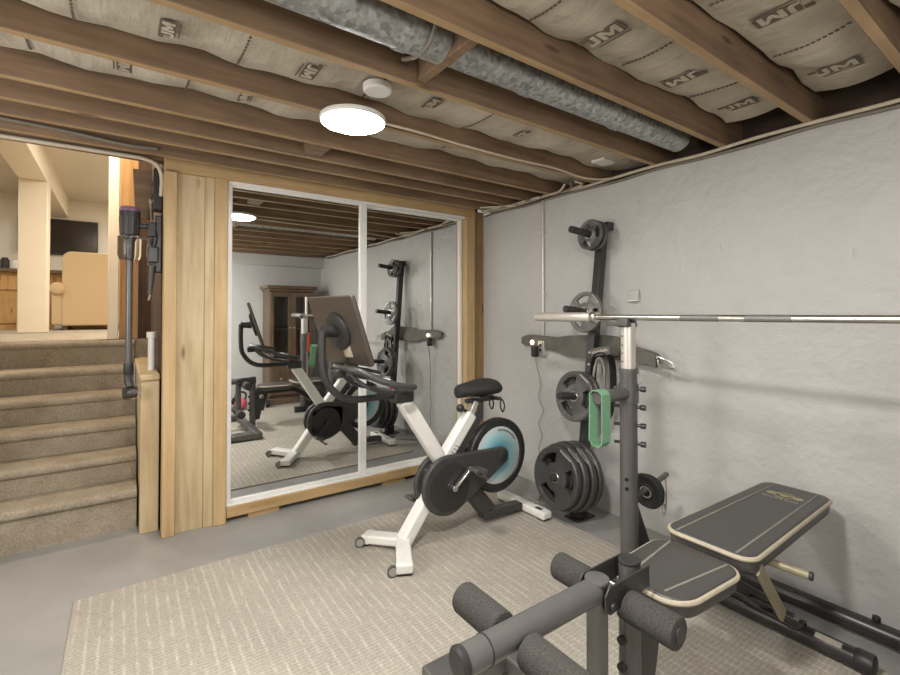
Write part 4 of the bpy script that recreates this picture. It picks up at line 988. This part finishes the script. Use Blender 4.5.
dk = thing('vacuum_dock', 'dark wall dock holding the stick vacuum beside the wooden panel', 'vacuum dock', (0.185, 3.43, 1.5))
MB().box(0.165, 0.205, 3.43, 3.48, 1.62, 1.98).build('dock_body', M['greyp'], dk, bevel=0.008)
MB().box(0.125, 0.17, 3.405, 3.435, 1.84, 1.93).build('dock_cradle', M['blackp'], dk, bevel=0.006)
MB().cyl((0.15, 3.42, 1.66), (0.14, 3.42, 1.48), 0.022, 0.012).build('crevice_tool', M['greyp'], dk)
# clutter in the open framing beside the stairs
pl = MB().bar((0.10, 3.62, 2.30), (0.115, 3.62, 1.98), 0.10, 0.03, (0, 1, 0)).build('offcut_board', M['joist'], loc=(0.11, 3.62, 2.0), bevel=0.003)
tag(pl, 'short brown board hanging in the open framing above the vacuum', 'board')
bx = thing('network_panel', 'black equipment box with cables high in the open framing by the wooden panel', 'equipment box', (0.17, 3.52, 2.0))
MB().box(0.155, 0.205, 3.44, 3.56, 2.02, 2.28).build('box_body', M['blackp'], bx, bevel=0.004)
for z in (2.06, 2.12, 2.19): MB().box(0.150, 0.158, 3.435, 3.56, z, z + 0.012).build('grey_slot', M['steel'], bx)
for i, lb in enumerate(('pale cable hanging inside the framing behind the vacuum dock', 'thin pale cable hanging from the equipment box', 'pale cable dangling along the dark boards')):
    pts = [(0.14 + 0.012 * i, 3.55 + 0.04 * i, 2.1), (0.15, 3.53 + 0.05 * i, 1.9), (0.13 + 0.01 * i, 3.58, 1.75), (0.16, 3.55 + 0.03 * i, 1.55), (0.14, 3.6, 1.45)]
    tag(MB().tube(cr(pts), 0.005, 8).build('hanging_cable', M['cable'], loc=(0.14, 3.55, 1.8)), lb, 'cable')
pp = MB().cyl((0.165, 3.7, 0.985), (0.165, 3.7, 1.22), 0.022).lathe([(0.022, 0), (0.030, 0), (0.030, 0.04), (0.022, 0.04)], (0.165, 3.7, 1.2), (0, 0, 1))
tag(pp.build('white_pipe', M['whitep'], loc=(0.165, 3.7, 0.985)), 'short white pipe standing on the half wall cap', 'pipe')

# ================================================================ UPPER ROOM FURNITURE
ac = thing('armchair', 'tan upholstered armchair seen from behind in the upper room', 'armchair', (-0.3, 8.2, ZU))
MB().prism(rrect(-0.655, 0.06, 1.20, 2.20, [0.08, 0.10, 0.02, 0.02]), (0, 8.0, 0), (1, 0, 0), (0, 0, 1), (0, 0.2, 0)).build('backrest', M['chair'], ac, bevel=0.03, seg=3)
for x in (-0.70, 0.05):
    MB().rcyl((x, 7.97, 1.70), (x, 8.75, 1.68), 0.085, 0.03).box(x - 0.06, x + 0.06, 8.02, 8.73, 1.22, 1.70).build('armrest', M['chair'], ac, bevel=0.01)
MB().box(-0.62, 0.0, 8.15, 8.78, 1.24, 1.58).build('seat', M['chair'], ac, bevel=0.03, seg=3)
for x in (-0.62, 0.02):
    for y in (8.06, 8.70): MB().cyl((x, y, ZU), (x, y, 1.24), 0.025, 0.035).build('leg', M['cab'], ac)
tv = thing('television', 'flat black television on the far wall of the upper room', 'television', (-0.83, 9.37, 2.29))
MB().box(-1.28, -0.325, 9.35, 9.397, 2.28, 2.83).build('bezel', M['blackp'], tv, bevel=0.005)
MB().box(-1.265, -0.34, 9.346, 9.35, 2.30, 2.815).build('screen', M['screen'], tv)
ct = thing('wooden_bar', 'golden wood bar counter under the television in the upper room', 'bar counter', (-0.9, 9.0, ZU))
MB().box(-2.0, 0.0, 8.90, 9.38, ZU, 1.95).build('body', M['bar'], ct)
MB().box(-2.05, 0.05, 8.82, 9.395, 1.95, 2.0).build('countertop', M['cab'], ct, bevel=0.008)
for i in range(5):
    x0 = -1.95 + i * 0.39
    MB().box(x0, x0 + 0.35, 8.88, 8.90, ZU + 0.08, 1.66).build('door_panel', M['bar'], ct, bevel=0.006)
    MB().box(x0, x0 + 0.35, 8.88, 8.90, 1.70, 1.90).build('drawer_panel', M['bar'], ct, bevel=0.006)
for x, h_, mt_, nm, lb in ((-1.25, 0.13, 'white', 'jar', 'small white jar on the bar counter left of the column'), (-1.36, 0.16, 'blackp', 'speaker', 'small dark speaker on the bar counter at the left edge'), (-0.46, 0.10, 'white', 'bowl', 'white bowl on the bar counter between the column and the armchair')):
    tag(MB().lathe([(0, 0), (0.045, 0), (0.05, 0.02), (0.05, h_ * .8), (0.035, h_ * .9), (0.035, h_), (0, h_)], (x, 9.0, 2.0), (0, 0, 1), 18).build(nm, M[mt_], loc=(x, 9.0, 2.0)), lb, nm)
el = thing('space_heater', 'small white and dark appliance on the floor beside the armchair', 'heater', (-0.76, 8.6, ZU))
MB().box(-0.80, -0.70, 8.78, 8.86, ZU, 1.55).build('body', M['white'], el, bevel=0.01)
MB().box(-0.785, -0.715, 8.77, 8.78, ZU + 0.1, 1.45).build('grille', M['blackp'], el)

# ================================================================ REAR OF THE ROOM, SEEN IN THE MIRROR
cx0, cx1, cy0, cy1 = 1.80, 2.46, -0.90, -0.50
cb_ = thing('display_cabinet', 'brown wooden display cabinet with glass doors against the rear wall', 'cabinet', (2.07, -0.7, 0))
MB().box(cx0, cx1, cy0, cy0 + 0.02, 0.05, 1.72).build('back_panel', M['cab'], cb_)
for x in (cx0, cx1 - 0.03): MB().box(x, x + 0.03, cy0 + 0.02, cy1, 0.05, 1.72).build('side_panel', M['cab'], cb_)
MB().box(cx0 - 0.03, cx1 + 0.03, cy0 - 0.01, cy1 + 0.04, 0.0, 0.09).box(cx0, cx1, cy0 + .02, cy1, 0.09, 0.12).build('plinth', M['cab'], cb_, bevel=0.008)
MB().box(cx0 - 0.02, cx1 + 0.02, cy0, cy1 + 0.03, 1.70, 1.74).box(cx0 - 0.05, cx1 + 0.05, cy0 - 0.01, cy1 + 0.06, 1.74, 1.79).build('cornice', M['cab'], cb_, bevel=0.01, seg=3)
MB().box(cx0 + 0.03, cx1 - 0.03, cy0 + 0.02, cy1 - 0.01, 0.55, 0.60).build('shelf', M['cab'], cb_)
MB().box(cx0 + 0.03, cx1 - 0.03, cy0 + 0.02, cy1 - 0.03, 1.12, 1.13).build('shelf', M['cab'], cb_)
xm = (cx0 + cx1) / 2
for x0, x1 in ((cx0 + 0.005, xm - 0.003), (xm + 0.003, cx1 - 0.005)):
    m = MB().box(x0, x0 + 0.055, cy1, cy1 + 0.022, 0.60, 1.69).box(x1 - 0.055, x1, cy1, cy1 + 0.022, 0.60, 1.69).box(x0 + .055, x1 - .055, cy1, cy1 + 0.022, 0.60, 0.67).box(x0 + .055, x1 - .055, cy1, cy1 + 0.022, 1.62, 1.69)
    d = m.build('glass_door', M['cab'], cb_, bevel=0.003)
    MB().box(x0 + 0.05, x1 - 0.05, cy1 + 0.008, cy1 + 0.012, 0.66, 1.63).build('glass_pane', M['glass'], d, smooth=0)
    MB().ball((x1 - 0.028 if x0 < xm - 0.1 else x0 + 0.028, cy1 + 0.034, 1.15), 0.013).build('knob', M['chrome'], d)
    d2 = MB().box(x0, x1, cy1, cy1 + 0.022, 0.13, 0.58).build('drawer_front', M['cab'], cb_, bevel=0.008)
    MB().ball(((x0 + x1) / 2, cy1 + 0.034, 0.38), 0.015).build('knob', M['chrome'], d2)
ps = thing('exercise_pole', 'pale upright pole with an orange-red foam sleeve beside the display cabinet', 'pole', (2.30, -0.335, 0))
MB().cyl((2.30, -0.335, 0.0), (2.30, -0.335, 1.62), 0.022).build('pole', M['silver'], ps)
MB().rcyl((2.30, -0.335, 0.78), (2.30, -0.335, 1.08), 0.055, 0.01).build('foam_sleeve', M['orange'], ps)
MB().lathe([(0, 0), (0.065, 0), (0.065, 0.015), (0.03, 0.03), (0, 0.03)], (2.30, -0.335, 0), (0, 0, 1)).build('base', M['blackp'], ps)
def dumbbell(x, y, ang, mat, label, L=0.20):
    t = thing('dumbbell', label, 'dumbbell', (x, y, 0.0), 'dumbbells near the rear wall')
    d = Vector((math.cos(ang), math.sin(ang), 0)); c = Vector((x, y, 0.058))
    MB().cyl(c - d * L * 0.45, c + d * L * 0.45, 0.016).build('handle', mat, t)
    for s in (-1, 1): MB().rcyl(c + d * s * L * 0.30, c + d * s * L * 0.55, 0.058, 0.008, n=8).build('head', M['rubber'], t)
dumbbell(1.66, -0.36, 0.1, M['chrome'], 'black dumbbell with bare handle on the floor left of the display cabinet')
dumbbell(1.42, -0.72, 1.2, M['pink'], 'black dumbbell with pink handle against the rear wall')
kb = thing('kettlebell', 'pink kettlebell standing on the floor behind the weight bench', 'kettlebell', (1.39, -0.40, 0))
MB().ball((1.39, -0.40, 0.085), 0.085).build('bell', M['pink'], kb)
MB().tube(cr([(1.33, -0.40, 0.13), (1.325, -0.40, 0.22), (1.39, -0.40, 0.25), (1.455, -0.40, 0.22), (1.45, -0.40, 0.13)]), 0.014).build('handle', M['blackp'], kb)
